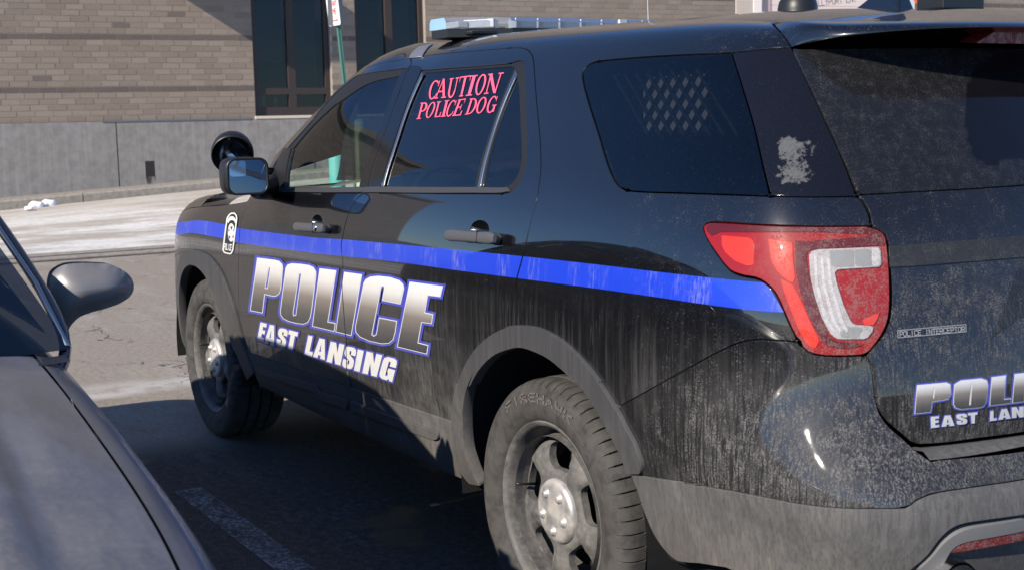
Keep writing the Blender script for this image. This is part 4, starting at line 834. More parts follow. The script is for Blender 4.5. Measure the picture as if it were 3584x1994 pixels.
arcb=np.array([(612+44*math.cos(w),945+62*math.sin(w)) for w in np.linspace(math.pi*1.02,math.pi*1.98,14)]+[(612+32*math.cos(w),955+34*math.sin(w)) for w in np.linspace(math.pi*1.98,math.pi*1.02,14)])
sp_,wd=stroke_polys('POLICE',.22,1.3,.6);pl=[quadmap([(540,1158),(612,1168),(606,1222),(535,1212)],np.c_[p[:,0]/wd,p[:,1]]) for p in sp_]
decal('badge_emblem',S,[toS(S,pz('M',p)) for p in em+[arcb]+pl],M['letter_white'],SUV,holes=[toS(S,pz('M',p)) for p in emh],off=.003,h=0)
# liftgate lettering
RP=dict(P=([(555,265),(740,248),(765,260),(768,320),(750,350),(720,358),(650,368),(640,432),(540,443)],[[(657,280),(668,280),(662,345),(652,347)]]),O=([(790,260),(830,235),(960,222),(995,235),(1003,265),(990,370),(975,395),(940,405),(830,415),(795,405),(783,380)],[[(893,255),(903,255),(893,388),(880,388)]]),L=([(1025,215),(1115,203),(1102,352),(1147,348),(1142,376),(1012,392)],[]),I=([(1170,195),(1240,187),(1228,366),(1155,375)],[]))
def cell(c,q): return [quadmap(q,p) for p in IMPACT[c][0]]
rest=[cell('C',[(1262,182),(1420,165),(1408,345),(1248,362)])[0],cell('E',[(1442,160),(1590,144),(1578,325),(1430,342)])[0]]
rf=[];rh=[];rw=[];rb=[]
for o_,hs_ in list(RP.values())+[(r_,[]) for r_ in rest]:
    p=pz('R',o_);rb.append(toS(L,offset_poly(p,6)));rw.append(toS(L,offset_poly(p,.8)));rf.append(toS(L,offset_poly(p,-1.2)))
    for h_ in hs_: rh.append(toS(L,pz('R',h_)))
RE=[('E',(640,462),(692,457),(694,525),(642,532)),('A',(706,456),(786,450),(790,516),(708,524)),('S',(800,445),(868,440),(870,505),(805,512)),('T',(875,438),(935,432),(930,500),(885,505)),('L',(1015,425),(1052,421),(1056,482),(1012,488)),('A',(1066,416),(1140,409),(1144,471),(1066,480)),('N',(1150,403),(1226,396),(1228,462),(1152,469)),('S',(1240,394),(1305,388),(1308,453),(1242,460)),('I',(1318,386),(1348,383),(1350,449),(1320,452)),('N',(1360,382),(1435,375),(1437,440),(1362,447)),('G',(1447,373),(1515,366),(1518,431),(1449,438))]
re_=[];reh=[]
for c,*q in RE:
    for p in IMPACT[c][0]:
        pp=pz('R',quadmap(q,p));re_.append(toS(L,pp));rb.append(toS(L,offset_poly(pp,3)))
    for p in IMPACT[c][1]: reh.append(toS(L,pz('R',quadmap(q,p))))
decal('letter_outline',L,rb,M['letter_blue'],SUV,off=.0018,h=.04)
for w_ in rw: decal('letter_edge',L,[w_],M['letter_white'],SUV,holes=[],off=.0024,h=.04)
for f_ in rf: decal('police_letter',L,[f_],M['grad'],SUV,holes=own(f_,rh),off=.003,h=.02,attr=lambda q:np.clip((q[:,1]-np.interp(q[:,0],[3207,3584],[1346,1305]))/100,0,1)*.85+.12)
for e_ in re_: decal('town_letter',L,[e_],M['letter_white'],SUV,holes=own(e_,reh),off=.003,h=.04)
sp_,wd=stroke_polys('POLICE INTERCEPTOR',.17,1.32,.8);bq_=[(1560,942),(2022,905),(2024,940),(1562,976)]
decal('model_badge_letters',L,[toS(L,pz('F',quadmap(bq_,np.c_[p[:,0]/wd,p[:,1]]))) for p in sp_],M['badge_grey'],SUV,off=.004,h=0)
fo=pz('F',[(1543,932),(2034,888),(2036,944),(1545,988)]);decal('model_badge_frame',L,[toS(L,fo)],M['badge_grey'],SUV,holes=[toS(L,offset_poly(fo,-2.2))],off=.004,h=0)
# --- mirror and spot lamp ---
mc=np.array(at(*px('M',[(722,480)])[0],0,1.70));mx_,my_,mz_=mc
def sbox(c,d,p=3.2,n=28,m=18,Mx=None,shape=None):
    V=[];F=[]
    for i in range(m+1):
        ph=-math.pi/2+math.pi*i/m
        for k in range(n):
            th=2*math.pi*k/n;f=lambda a,q:math.copysign(abs(a)**q,a);e=2/p
            v=Vector((f(math.sin(ph),e)*d[0],f(math.cos(ph),e)*f(math.cos(th),e)*d[1],f(math.cos(ph),e)*f(math.sin(th),e)*d[2]))
            if shape: v=shape(v)
            V.append((Mx@v if Mx is not None else v)+Vector(c))
    for i in range(m):
        for k in range(n): F.append((i*n+k,i*n+(k+1)%n,(i+1)*n+(k+1)%n,(i+1)*n+k))
    return MB().add(V,F)
pw=lambda px_:px_/2.866/ (FPX/np.dot(mc-CAM,CM[2]))
mrot=Matrix.Rotation(math.radians(-4),3,'Z')
hw,hh=pw(205)/.93,pw(190)
sbox(mc+np.array((.045,-.006,0)),(.075,hw,hh),4.,Mx=mrot,shape=lambda v:Vector((v.x,v.y*(1-.25*max(0,v.x)/.075),v.z*(1-.25*max(0,v.x)/.075)))).build('mirror_housing',M['black_plastic'],SUV,True)
def rrect(w,h,r,n=6):
    o=[]
    for cx,cy,a0 in ((w-r,h-r,0),(-w+r,h-r,90),(-w+r,-h+r,180),(w-r,-h+r,270)):
        for i in range(n+1): a=math.radians(a0+90*i/n);o.append((cx+r*math.cos(a),cy+r*math.sin(a)))
    return o
mm=Matrix.Translation(Vector(mc+np.array((-.033,-.004,0))))@mrot.to_4x4()@Matrix(((0,0,-1,0),(1,0,0,0),(0,1,0,0),(0,0,0,1)))
mirr=simple('mirror_glass',(.16,.20,.27),.02,1)
MB().prism(rrect(hw*.86,hh*.86,.028),-.001,.001,mm).build('mirror_glass',mirr,SUV)
o1=rrect(hw*.97,hh*.97,.035);o2=rrect(hw*.86,hh*.86,.028);V=[mm@Vector((x,y,-.012)) for x,y in o1]+[mm@Vector((x,y,.006)) for x,y in o1]+[mm@Vector((x,y,.006)) for x,y in o2]+[mm@Vector((x,y,-.004)) for x,y in o2];n=len(o1)
mesh('mirror_bezel',V,[(r*n+i,r*n+(i+1)%n,(r+1)*n+(i+1)%n,(r+1)*n+i) for r in range(3) for i in range(n)],M['black_plastic'],SUV,True)
MB().prism([(x+hw*.86-.033,y+hh*.86-.030) for x,y in rrect(.030,.028,.010)],.0012,.0022,mm).build('blind_spot_mirror',simple('convex_mirror',(.42,.5,.62),.05,1),SUV)
ro=sp3('A',(1985,1350),.0);MB().tube([mc+np.array((.03,-.04,-.035)),(mc+ro)/2+np.array((.03,0,-.03)),ro+np.array((.06,-.02,.0))],[.032,.036,.05],12).build('mirror_arm',M['black_plastic'],SUV,True)
panel('mirror_sail',S,dedupe(ln('Z',px('A',[(1885,1345),(1960,1200),(2040,1068),(2088,1066),(2050,1340),(1980,1350),(1885,1345)]),curve=False)[:-1]),M['black_plastic'],SUV,off=.004,inset=0,flange=.01,copy=True)
sc_=np.array(at(*px('M',[(612,240)])[0],0,2.02));ax_=Vector((-.88,.32,-.36)).normalized();fm=frame(ax_,(0,0,1),sc_)
MB().lathe([(0,-.095),(.03,-.092),(.058,-.07),(.075,-.035),(.081,.0),(.081,.03),(.077,.032)],36,fm).build('spot_lamp',M['black_plastic'],SUV,True)
MB().lathe([(.074,.028),(.066,-.005),(.05,-.03),(.03,-.045),(.0,-.05)],36,fm).build('spot_lamp_reflector',simple('lamp_reflector',(.35,.36,.38),.15,1),SUV,True)
MB().lathe([(.075,.029),(.04,.036),(0,.038)],36,fm).build('spot_lamp_lens',glass('spot_lamp_glass',(.9,.92,.94),1.45),SUV,True)
MB().tube([sc_-np.array(ax_)*.06,sc_+np.array((.0,-.09,-.07)),np.array((2.02,.86,1.22))],[.022,.016,.013],10).build('spot_lamp_stem',M['black_plastic'],SUV,True)
# --- wheels ---
def tyre_mesh():
    R0=.364;rows=[(.247,-.105,0),(.255,-.118,0),(.275,-.126,0),(.305,-.1285,0),(.330,-.125,0),(.346,-.117,1),(.357,-.104,2),(.3615,-.090,2),(.3625,-.070,2),(.3625,-.056,0),(.355,-.054,3),(.355,-.046,3),(.3640,-.044,0),(.3645,-.02,2),(.3645,-.006,0),(.356,-.004,3),(.356,.004,3),(.3645,.006,0),(.3645,.02,2),(.364,.044,0),(.355,.046,3),(.355,.054,3),(.3625,.056,0),(.3625,.070,2),(.3615,.09,2),(.357,.104,2),(.346,.117,1),(.330,.125,0),(.312,.1285,0),(.303,.1278,0),(.301,.1292,0),(.288,.1290,0),(.275,.126,0),(.262,.120,0),(.255,.1165,0),(.247,.105,0)]
    N=64;V=[];F=[];mi=[];m=len(rows)
    for k in range(N):
        for sub,gr in ((0.,1),(.08,1),(.115,0),(.965,0)):
            for j,(r,y,fl) in enumerate(rows):
                sh=(.25 if y<0 else 0)+abs(y)*1.2;ang=2*math.pi*(k+sub+sh)/N
                rr=r-(.0075 if (fl==2 and gr) else .004 if (fl==1 and gr) else 0);V.append((rr*math.cos(ang),y,rr*math.sin(ang)))
    n=4*N
    for i in range(n):
        for j in range(m-1):
            F.append((i*m+j,((i+1)%n)*m+j,((i+1)%n)*m+j+1,i*m+j+1));g=(i%4==0 and (rows[j][2]==2 and rows[j+1][2] in (2,))) or rows[j][2]==3 and rows[j+1][2]==3;mi.append(1 if g else 0)
    return V,F,mi
def rim_mesh():
    """pressed steel disc with five rounded openings, local axis +y outward"""
    def hloop(k,g=0.):
        c=math.pi/2+2*math.pi*k/5;out=[]
        for i in range(36):
            w=2*math.pi*i/36;e=2/3.4;cx=math.copysign(abs(math.cos(w))**e,math.cos(w));sx=math.copysign(abs(math.sin(w))**e,math.sin(w))
            r=.150+(.038+g)*cx;t=(.053+g+.010*cx)*sx/r;out.append((r*math.cos(c+t),r*math.sin(c+t)))
        return np.array(out)
    H=[hloop(k) for k in range(5)];outer=np.array([(.207*math.cos(w),.207*math.sin(w)) for w in np.linspace(0,2*math.pi,120)[:-1]])
    v,f=cdt([outer],H,.0062)
    hb=[np.vstack([h,(h+np.roll(h,-1,0))/2]) for h in H]
    def hgt(p):
        r=np.hypot(p[:,0],p[:,1]);base=np.interp(r,[0,.075,.10,.15,.182,.197,.207],[.030,.031,.034,.037,.030,.012,-.006])
        d=np.min([np.sqrt(((p[:,None]-h[None])**2).sum(2)).min(1) for h in hb],axis=0);lip=-.010*np.clip(1-d/.013,0,1)**1.5
        a=np.arctan2(p[:,1],p[:,0]);sa=((a-math.pi/2+math.pi/5)%(2*math.pi/5)-math.pi/5)/(math.pi/5)
        rib=.007*np.clip(1-np.abs(np.abs(sa)-1)*3.2,0,1)*np.clip((r-.085)/.02,0,1)*np.clip((.19-r)/.03,0,1);return base+lip+rib
    z=hgt(v);V=[(p[0],h,p[1]) for p,h in zip(v,z)];F=[tuple(t) for t in f]
    for h in H:
        b=len(V);zz=hgt(h);V+=[(p[0],q,p[1]) for p,q in zip(h,zz)]+[(p[0],q-.022,p[1]) for p,q in zip(h*.999,zz)];n=len(h);F+=[(b+i,b+(i+1)%n,b+n+(i+1)%n,b+n+i) for i in range(n)]
    return V,F
TV,TF,TMI=tyre_mesh();RV,RF=rim_mesh()
Ry=Matrix.Rotation(math.radians(-90),4,'X')       # lathe z -> +y
def wheel(cx,parent,detail=True):
    base=Matrix.Translation((cx,.825,.362))
    t=mesh('tyre',[base@Vector(v) for v in TV],TF,[M['tyre'],M['groove']],parent,True,TMI);t.data.set_sharp_from_angle(angle=math.radians(35))
    Ml=base@Ry
    b=MB().lathe([(.205,.095-.0),(.207,.06),(.212,.03),(.214,.02),(.222,.035),(.228,.075),(.232,.098),(.238,.108),(.246,.112),(.250,.109),(.250,.104)],96,base@Matrix.Translation((0,0,0))@Ry);b.lathe([(.206,.07),(.206,-.1)],72,base@Ry)
    r=b.build('rim',M['rim'],parent,True);r.data.set_sharp_from_angle(angle=math.radians(60))
    dk=mesh('wheel_disc',[base@Vector((v[0],v[1]+.048,v[2])) for v in RV],RF,M['rim'],parent,True)
    c=MB().lathe([(.088,.066),(.089,.086),(.084,.094),(.074,.0975),(.045,.100),(0,.1005)],48,base@Ry).build('hub_cap',M['cap'],parent,True)
    for k in range(5):
        a=math.pi/2+math.pi/5+2*math.pi*k/5;p=base@Vector((.054*math.cos(a),.0990,.054*math.sin(a)))
        MB().lathe([(.016,-.002),(.0145,.0025),(.0105,.0035),(.0095,.0085),(.006,.0105),(0,.011)],16,frame((0,1,0),(0,0,1),p)).build('lug_bump',M['cap'],parent,True)
    vs=base@Vector((.178*math.cos(.18),.075,.178*math.sin(.18)));MB().tube([vs+Vector((-.012,-.03,-.0)),vs+Vector((0,.02,.004)),vs+Vector((.006,.032,.006))],.004,8).build('valve_stem',M['black_plastic'],parent,True)
    MB().lathe([(0,.0),(.17,.0),(.17,-.012)],36,base@Matrix.Translation((0,-.01,0))@Ry).build('brake_disc',simple('brake_disc_iron',(.004,.004,.004),.9),parent)
    if detail:
        sp_,wd=stroke_polys('FIREHAWK',.24,1.45,.9);g=MB();span=math.radians(62)
        for p in sp_:
            u=p[:,0]/wd;ang=math.pi/2-span*.58+span*u;rad=.326-.021*p[:,1]
            pts=[base@Vector((rr*math.cos(a),.1288+.0008,rr*math.sin(a))) for a,rr in zip(ang,rad)];g.add(pts,[tuple(range(len(pts)))])
        g.build('tyre_lettering',M['tyre_text'],parent)
    return [t,r]
def wheel_part(cx,detail,sg=1):
    we=empty('wheel');we.parent=SUV
    wheel(cx,we,detail)
    if sg<0: we.scale=(1,-1,1)
    return we
wheel_part(0,True);wheel_part(2.866,False)
def copy_tree(o,parent):
    c=o.copy();COL.objects.link(c);c.parent=parent
    for ch in list(o.children): copy_tree(ch,c)
    return c
for we in [o for o in SUV.children if o.name.startswith('wheel') and o.type=='EMPTY']:
    c=copy_tree(we,SUV);c.scale=(1,-1,1)
# --- light bar and roof gear ---
LBX=1.09
def roofz(x,y): return RS.P(*RS.xz([(x,abs(y))],(0,1))[0])[0][2]
ez=at(*px('K',[(1940,300)])[0],1,.66)[2]
zb=ez-.016;zt=zb+.037
def lb_prof(y):  # half depth along the bar, narrower at the ends
    t=max(0,(abs(y)-.46)/.20);return .155*(1-.62*t)-.0
ys=[-.66,-.63,-.55,-.46,0,.46,.55,.63,.66]
V=[];F=[]
for y in ys:
    h=lb_prof(y);V+=[(LBX-h-.0,y,zb),(LBX-h,y,zt-.014),(LBX-h+.012,y,zt),(LBX+h-.012,y,zt),(LBX+h,y,zt-.014),(LBX+h,y,zb)]
for i in range(len(ys)-1):
    for j in range(5): F.append((i*6+j,(i+1)*6+j,(i+1)*6+j+1,i*6+j+1))
F.append((0,1,2,3,4,5));F.append(tuple(range((len(ys)-1)*6,len(ys)*6))[::-1])
mesh('light_bar_lens',V,F,M['lens_clear'],SUV)
V=[];F=[]
for y in ys:
    h=lb_prof(y)*.98;V+=[(LBX-h,y*.99,zb-.028),(LBX-h,y*.99,zb-.001),(LBX+h,y*.99,zb-.001),(LBX+h,y*.99,zb-.028)]
for i in range(len(ys)-1):
    for j in range(4): F.append((i*4+j,(i+1)*4+j,(i+1)*4+(j+1)%4,i*4+(j+1)%4))
F.append((0,1,2,3));F.append(tuple(range((len(ys)-1)*4,len(ys)*4))[::-1]);mesh('light_bar_base',V,F,M['black_plastic'],SUV)
y=.44
for k in range(11):
    y0=.44-k*.088;MB().box((LBX-.118,y0-.044,zb+.017),(.05,.080,.028),bev=.003).build('led_module',M['led'],SUV)
    MB().box((LBX-.126,y0,zb+.018),(.05,.003,.032)).build('led_divider',M['led_white'],SUV)
for sg in (1,-1):
    MB().box((LBX-.075,sg*.535,zb+.017),(.05,.11,.028),Matrix.Rotation(sg*-.85,3,'Z'),bev=.004).box((LBX-.02,sg*.60,zb+.015),(.10,.04,.022),bev=.004).build('end_led_module',M['led_white'],SUV)
    g=MB();ry=.50;rz=roofz(LBX,ry)
    for dx in (-.09,-.03,.04): g.tube([(LBX+dx,sg*(ry-.02),zb-.02),(LBX+dx*.6-.03,sg*(ry+.06),rz+.004)],.006,6)
    g.box((LBX-.01,sg*(ry+.03),rz+.006),(.24,.14,.012),bev=.004).box((LBX,sg*(ry-.05),(zb+rz)/2-.004),(.16,.02,.05),bev=.004).tube([(LBX-.1,sg*(ry+.05),rz+.01),(LBX+.02,sg*(ry-.01),zb-.02)],.010,6)
    g.build('light_bar_foot',M['black_plastic'],SUV)
strap=cat(ln('K',[(1895,520),(1830,575),(1788,640)],curve=False),ln('K',[(1925,625),(1965,560),(2040,490)],curve=False))
panel('light_bar_strap',S,strap,simple('grey_strap',(.20,.21,.25),.35,.4),SUV,off=.004,inset=0,flange=.003,h=.02,copy=True)
MB().box((LBX-.148,0,zb+.017),(.016,.03,.038)).build('light_bar_divider',M['led_white'],SUV)
dm=at(*px('C',[(835,62)])[0],1,.05);dz=roofz(dm[0],.05)
MB().lathe([(.058,-.03),(.058,.0),(.054,.02),(.043,.038),(.025,.05),(0,.054)],32,frame((0,0,1),(1,0,0),(dm[0],.05,dm[2]-.002))).build('dome_antenna',M['black_plastic'],SUV,True)
fn=at(*px('C',[(1400,55)])[0],1,-.02)
V=[(fn[0]-.11,-.02-.035,fn[2]-.02),(fn[0]-.11,-.02+.035,fn[2]-.02),(fn[0]+.13,-.02,fn[2]-.02),(fn[0]-.09,-.02,fn[2]+.075),(fn[0]-.05,-.02,fn[2]+.07),(fn[0]+.05,-.02,fn[2]+.02)]
o=mesh('fin_antenna',V,[(0,1,3),(1,2,5),(1,5,4),(1,4,3),(0,3,4),(0,4,5),(0,5,2)],pt,SUV);md=o.modifiers.new('b','BEVEL');md.width=.008;md.segments=3
gb=at(*px('C',[(1930,72)])[0],1,-.30)
MB().box((gb[0],-.30,gb[2]+.022),(.10,.17,.05),bev=.006).box((gb[0],-.40,gb[2]+.03),(.05,.02,.08),bev=.006).build('roof_equipment_box',M['black_plastic'],SUV)
wa=at(*px('B',[(2395,128)])[0],1,-.2);MB().tube([wa-np.array((0,0,.05)),wa+np.array((.02,0,.45))],.0022,6).build('whip_antenna',M['badge_grey'],SUV)
# ================= the place =================
W0=np.array((21.,-1.,0.));WD=np.array((-.0815,-.9967,0.));WD/=np.linalg.norm(WD);WN=np.array((WD[1],-WD[0],0.))
def wpt(x,y,off=0.):
    d=ray(x*DS,y*DS);t=np.dot(W0+WN*off-CAM,WN)/np.dot(d,WN);P=CAM+t*d;return np.dot(P-W0,WD),P[2]
def W3(u,z,off=0.): return W0+WD*u+WN*off+np.array((0,0,z))
def gz(x,y):
    t=min(max((x-12.2)/8.0,0),1);t=t*t*(3-2*t);r=min(max(-y-.2,0)*.052,1.1);return t*r
def mk_ground():
    t=NT('asphalt');x,y,z=t.xyz();n=t.noise(170,3,.7);n2=t.noise(1.1,5,.6);n3=t.noise(14,4,.6);v=t.voro(230)
    c=t.mix(t.ramp(n,.35,.68),(.235,.20,.165),(.46,.40,.335));c=t.mix(t.ramp(v,.0,.35,.55,0),c,(.50,.435,.37))
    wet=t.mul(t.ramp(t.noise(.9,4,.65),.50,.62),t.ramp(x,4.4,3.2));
    salt=t.mul(t.ramp(t.noise(1,5,.65,k=(.5,2.2,1)),.50,.72),t.ramp(n3,.3,.7,.25,.8));far=t.ramp(x,3.6,6.5,.25,.8)
    salt=t.mul(salt,far);sf=t.math('MULTIPLY',t.ramp(x,3.95,4.1),t.ramp(x,4.55,4.2));sf=t.mul(sf,t.ramp(t.noise(3,4),.35,.55,.2,.85))
    salt=t.math('MAXIMUM',salt,sf)
    shaded=t.ramp(x,3.1,2.5);ng=t.noise(30,6,.8);c=t.mix(t.mul(t.ramp(ng,.42,.66),.5),c,(.12,.10,.085));c=t.mix(t.mul(shaded,.92),c,t.mix(t.ramp(t.add(t.mul(n,.5),t.mul(ng,.5)),.42,.64),(.010,.010,.011),(.125,.12,.115)))  # asphalt darkened around the cars: their shade is put into the colour
    sp2=t.mul(t.mul(shaded,t.ramp(t.noise(.8,5,.7),.48,.66)),t.ramp(ng,.45,.66,.0,.34));c=t.mix(sp2,c,(.22,.22,.235))
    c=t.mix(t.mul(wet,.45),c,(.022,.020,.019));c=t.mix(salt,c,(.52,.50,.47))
    cr=t.voro(.9,v=t.addv(t.pos,t.scale(t.comb(t.noise(2.2,4),t.noise(2.6,4),0.),.9)),feat='DISTANCE_TO_EDGE')
    ck=t.mul(t.ramp(cr,.012,.0),t.mul(t.ramp(n2,.45,.6),t.ramp(x,3.4,4.2)));c=t.mix(t.mul(ck,.8),c,(.03,.028,.026))
    h=t.add(t.mul(n,.6),t.mul(v,.5));t.P(Base_Color=c,Roughness=t.ramp(wet,0,1,.9,.45),Specular_IOR_Level=.3);t.bump(t.math('SUBTRACT',h,t.mul(ck,2.)),.5,.006);return t.m
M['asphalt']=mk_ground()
def mk_conc(name,a,b,salt=0.,streak=False,sc=14):
    t=NT(name);x,y,z=t.xyz();n=t.noise(sc,6,.65);n2=t.noise(120,3,.6);c=t.mix(t.ramp(n,.3,.7),a,b);c=t.mix(t.mul(n2,.35),c,tuple(q*.6 for q in a))
    if salt:
        s1=t.mul(t.ramp(t.noise(1,6,.68,k=(1.2,.35,1)),.40,.60),t.ramp(t.noise(9,5,.7),.25,.6,.3,1.));s2=t.ramp(x,19.5,16,.35,1.);c=t.mix(t.mul(t.mul(s1,s2),salt),c,(.80,.79,.77))
    if streak:
        s1=t.ramp(t.noise(1,4,.6,k=(15,15,.5)),.42,.70);c=t.mix(t.mul(s1,.2),c,(.38,.37,.355));s3=t.ramp(t.noise(1,4,.6,k=(7,7,.35)),.50,.75);c=t.mix(t.mul(s3,.16),c,(.12,.115,.11))
    t.P(Base_Color=c,Roughness=.9,Specular_IOR_Level=.2);t.bump(t.add(n,n2),.25,.004);return t.m
M['drive']=mk_conc('salted_concrete',(.42,.375,.325),(.54,.49,.43),salt=.95)
M['kerb']=mk_conc('kerb_concrete',(.25,.225,.195),(.36,.325,.285))
M['found']=mk_conc('board_marked_concrete',(.20,.19,.178),(.275,.262,.248),streak=True,sc=6)
M['snow']=simple('snow',(.85,.86,.88),.7,var=.05)
# ground sheet
def axis(vals): return sorted(set(vals))
gx=axis([-150,-80,-40,-20]+list(np.arange(-10,12,1.0))+list(np.arange(12,21.5,.5))+[22,24,26,30,40,80,200,600]);gy=axis([-600,-200,-100,-60,-40]+list(np.arange(-30,10,1.0))+[10,15,20,30,60,120,300,600])
V=[(x,y,gz(x,y)-(.02 if x>12.3 else 0)) for x in gx for y in gy];ny=len(gy);F=[(i*ny+j,(i+1)*ny+j,(i+1)*ny+j+1,i*ny+j+1) for i in range(len(gx)-1) for j in range(ny-1)]
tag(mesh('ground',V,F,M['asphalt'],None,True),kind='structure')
# driveway slab with gutter kerb
xs=np.r_[12.0,np.arange(12.5,20.3,.5)];ysd=np.arange(-32,14.1,.7)
V=[(x,y,gz(x,y)+.012) for x in xs for y in ysd];ny=len(ysd);F=[(i*ny+j,(i+1)*ny+j,(i+1)*ny+j+1,i*ny+j+1) for i in range(len(xs)-1) for j in range(ny-1)]
tag(mesh('driveway',V,F,M['drive'],None,True),kind='structure')
g=MB()
for j in range(12):
    y0=-30+j*3.6;g=MB();prof=[(11.60,-.05),(11.60,.012),(11.66,.030),(11.85,.030),(11.87,.045),(11.97,.048),(12.02,.016),(12.02,-.05)]
    V=[(x,y0+.004,z) for x,z in prof]+[(x,y0+3.594,z) for x,z in prof];n=len(prof)
    o=mesh('gutter_kerb',V,[(i,i+1,n+i+1,n+i) for i in range(n-1)]+[tuple(range(n)),tuple(range(n,2*n))[::-1]],M['kerb']);tag(o,kind='structure')
def mk_joint():
    t=NT('damp_joint');n=t.noise(1,4,.6,k=(20,3,1));return t.P(Base_Color=t.mix(t.ramp(n,.35,.65),(.05,.043,.036),(.16,.14,.12)),Roughness=.9)
M['joint']=mk_joint()
for x0,x1,z in ((11.50,11.60,.006),(11.755,11.835,.0335)):
    n=60;V=[];yy=np.linspace(-30,13,n)
    for y in yy: V+=[(x0+rng.uniform(-.012,.012),y,z),(x1+rng.uniform(-.012,.012),y,z)]
    mesh('gutter_joint',V,[(2*i,2*i+1,2*i+3,2*i+2) for i in range(n-1)],M['joint'])['kind']='structure'
def wallx(y): return W0[0]+WD[0]/WD[1]*(y-W0[1])
for j in range(14):
    y0=-34+j*3.4+.9;V=[];prof=[(-.62,-.1),(-.62,.12),(-.59,.155),(-.42,.165),(-.10,.165),(-.02,.165),(-.02,-.1)]
    for y in (y0+.008,y0+1.7,y0+3.392):
        for dx,z in prof: V.append((wallx(y)+dx,y,gz(wallx(y)+dx,y)+z))
    n=len(prof);F=[(r*n+i,r*n+i+1,(r+1)*n+i+1,(r+1)*n+i) for r in range(2) for i in range(n-1)]+[tuple(range(n)),tuple(range(2*n,3*n))[::-1]]
    tag(mesh('wall_kerb',V,F,M['kerb']),kind='structure')
# parking bay line
def mk_line():
    t=NT('worn_line_paint');n=t.noise(60,4,.7);n2=t.noise(7,3);f=t.ramp(t.add(t.mul(n,.65),t.mul(n2,.35)),.40,.62,0,.85)
    tr=t.n.new('ShaderNodeBsdfTransparent');mx=t.n.new('ShaderNodeMixShader');t.P(Base_Color=t.mix(t.noise(200,2),(.23,.23,.235),(.36,.36,.36)),Roughness=.85)
    t.set(mx.inputs[0],f);t.t.links.new(tr.outputs[0],mx.inputs[1]);t.t.links.new(t.b.outputs[0],mx.inputs[2]);t.t.links.new(mx.outputs[0],t.out.inputs[0]);return t.m
M['line']=mk_line()
mesh('parking_line',[(-2.2,1.24,.004),(2.05,1.26,.004),(2.05,1.37,.004),(-2.2,1.35,.004)],[(0,1,2,3)],M['line'])['kind']='structure'
mesh('parking_line',[(-2.2,-1.6,.004),(2.05,-1.58,.004),(2.05,-1.47,.004),(-2.2,-1.49,.004)],[(0,1,2,3)],M['line'])['kind']='structure'
for i,(px_,py_) in enumerate([(88,532),(119,529),(70,538)]):
    p=atD(px_,py_,2,.02);o=sbox((p[0]-.1,p[1],gz(p[0],p[1])+.05),(.10,.13 if i<2 else .07,.07 if i<2 else .035),2.2,14,9,shape=lambda v:v*(1+.12*math.sin(40*v.y+25*v.x))).build('snow_clump',M['snow'],None,True)
    tag(o,['left larger lump of snow at the kerb by the concrete wall','right larger lump of snow beside the kerb joint','tiny snow crumb left of the two kerbside snow lumps'][i],'snow','snow lumps at the kerb')
# ---- brick building ----
BLD=empty('brick_building',tuple(W3(0,0)));tag(BLD,'long brown brick building with dark windows on a grey concrete base','building')
bx_=-W0
def bmesh_(name,V,F,mat,parent=BLD,sm=False):
    o=mesh(name,[np.array(v)-W0 for v in V],F,mat,parent if parent is BLD else None,sm)
    if parent is not BLD: o.parent=parent
    return o
uc0,zc0=wpt(0,312,.06);uc1,zc1=wpt(630,299,.06);ZC=(zc0+zc1)/2
CH=.1016;BL=.3048
u_w=[wpt(637,150)[0],wpt(833,150)[0],wpt(893,60)[0],wpt(1069,60)[0]]
uG0=wpt(1848,10)[0];uG1=wpt(2395,10)[0];uL=wpt(-25,200)[0];uR=wpt(2620,20)[0];ZT=ZC+CH*36
def mk_brick():
    t=NT('brown_brick');c=t.attr('bc');n=t.noise(55,4,.65);col=t.cramp(c,[(0,(.115,.095,.084)),(.16,(.135,.111,.098)),(.2,(.215,.172,.137)),(.55,(.245,.198,.159)),(1,(.275,.226,.184))])
    t.P(Base_Color=t.mix(t.mul(t.ramp(n,.35,.7),.28),col,(.14,.115,.10)),Roughness=.9,Specular_IOR_Level=.15);t.bump(n,.3,.003);return t.m
M['brick']=mk_brick()
M['mortar']=simple('mortar',(.25,.218,.187),.95,var=.12)
M['far_brick']=None
def mk_far():
    t=NT('far_brick_wall');tc=t.n.new('ShaderNodeTexBrick');x,y,z=t.xyz();t.set(tc.inputs['Vector'],t.comb(y,z,0.));tc.inputs['Scale'].default_value=1;tc.inputs['Brick Width'].default_value=BL;tc.inputs['Row Height'].default_value=CH;tc.inputs['Mortar Size'].default_value=.006
    tc.inputs[1].default_value=(.30,.245,.20,1);tc.inputs[2].default_value=(.235,.19,.15,1);tc.inputs[3].default_value=(.28,.25,.22,1);return t.P(Base_Color=tc.outputs[0],Roughness=.9)
M['far_brick']=mk_far()
def opens(zlo,zhi):   # (u0,u1) brick-free spans
    return [(u_w[0],u_w[1]),(u_w[2],u_w[3]),(uG0,uG1)]
bricks=[]
ncr=int((ZT-ZC)/CH)
for r in range(ncr):
    z=ZC+r*CH+.004;dark=(r%9==5);k=0;off=(BL/2 if r%2 else 0)+(.07 if r%3==1 else 0)
    u=uL-off
    while u<uR:
        a,b=u+.005,u+BL-.005;u+=BL
        seg=[(a,b)]
        for o0,o1 in opens(0,0):
            ns=[]
            for s0,s1 in seg:
                if s1<=o0 or s0>=o1: ns.append((s0,s1));continue
                if s0<o0: ns.append((s0,o0-.002))
                if s1>o1: ns.append((o1+.002,s1))
            seg=ns
        for s0,s1 in seg:
            if s1-s0>.03: bricks.append((s0,s1,z,rng.uniform(0,.16) if dark else rng.uniform(.2,1)**1.0,r))
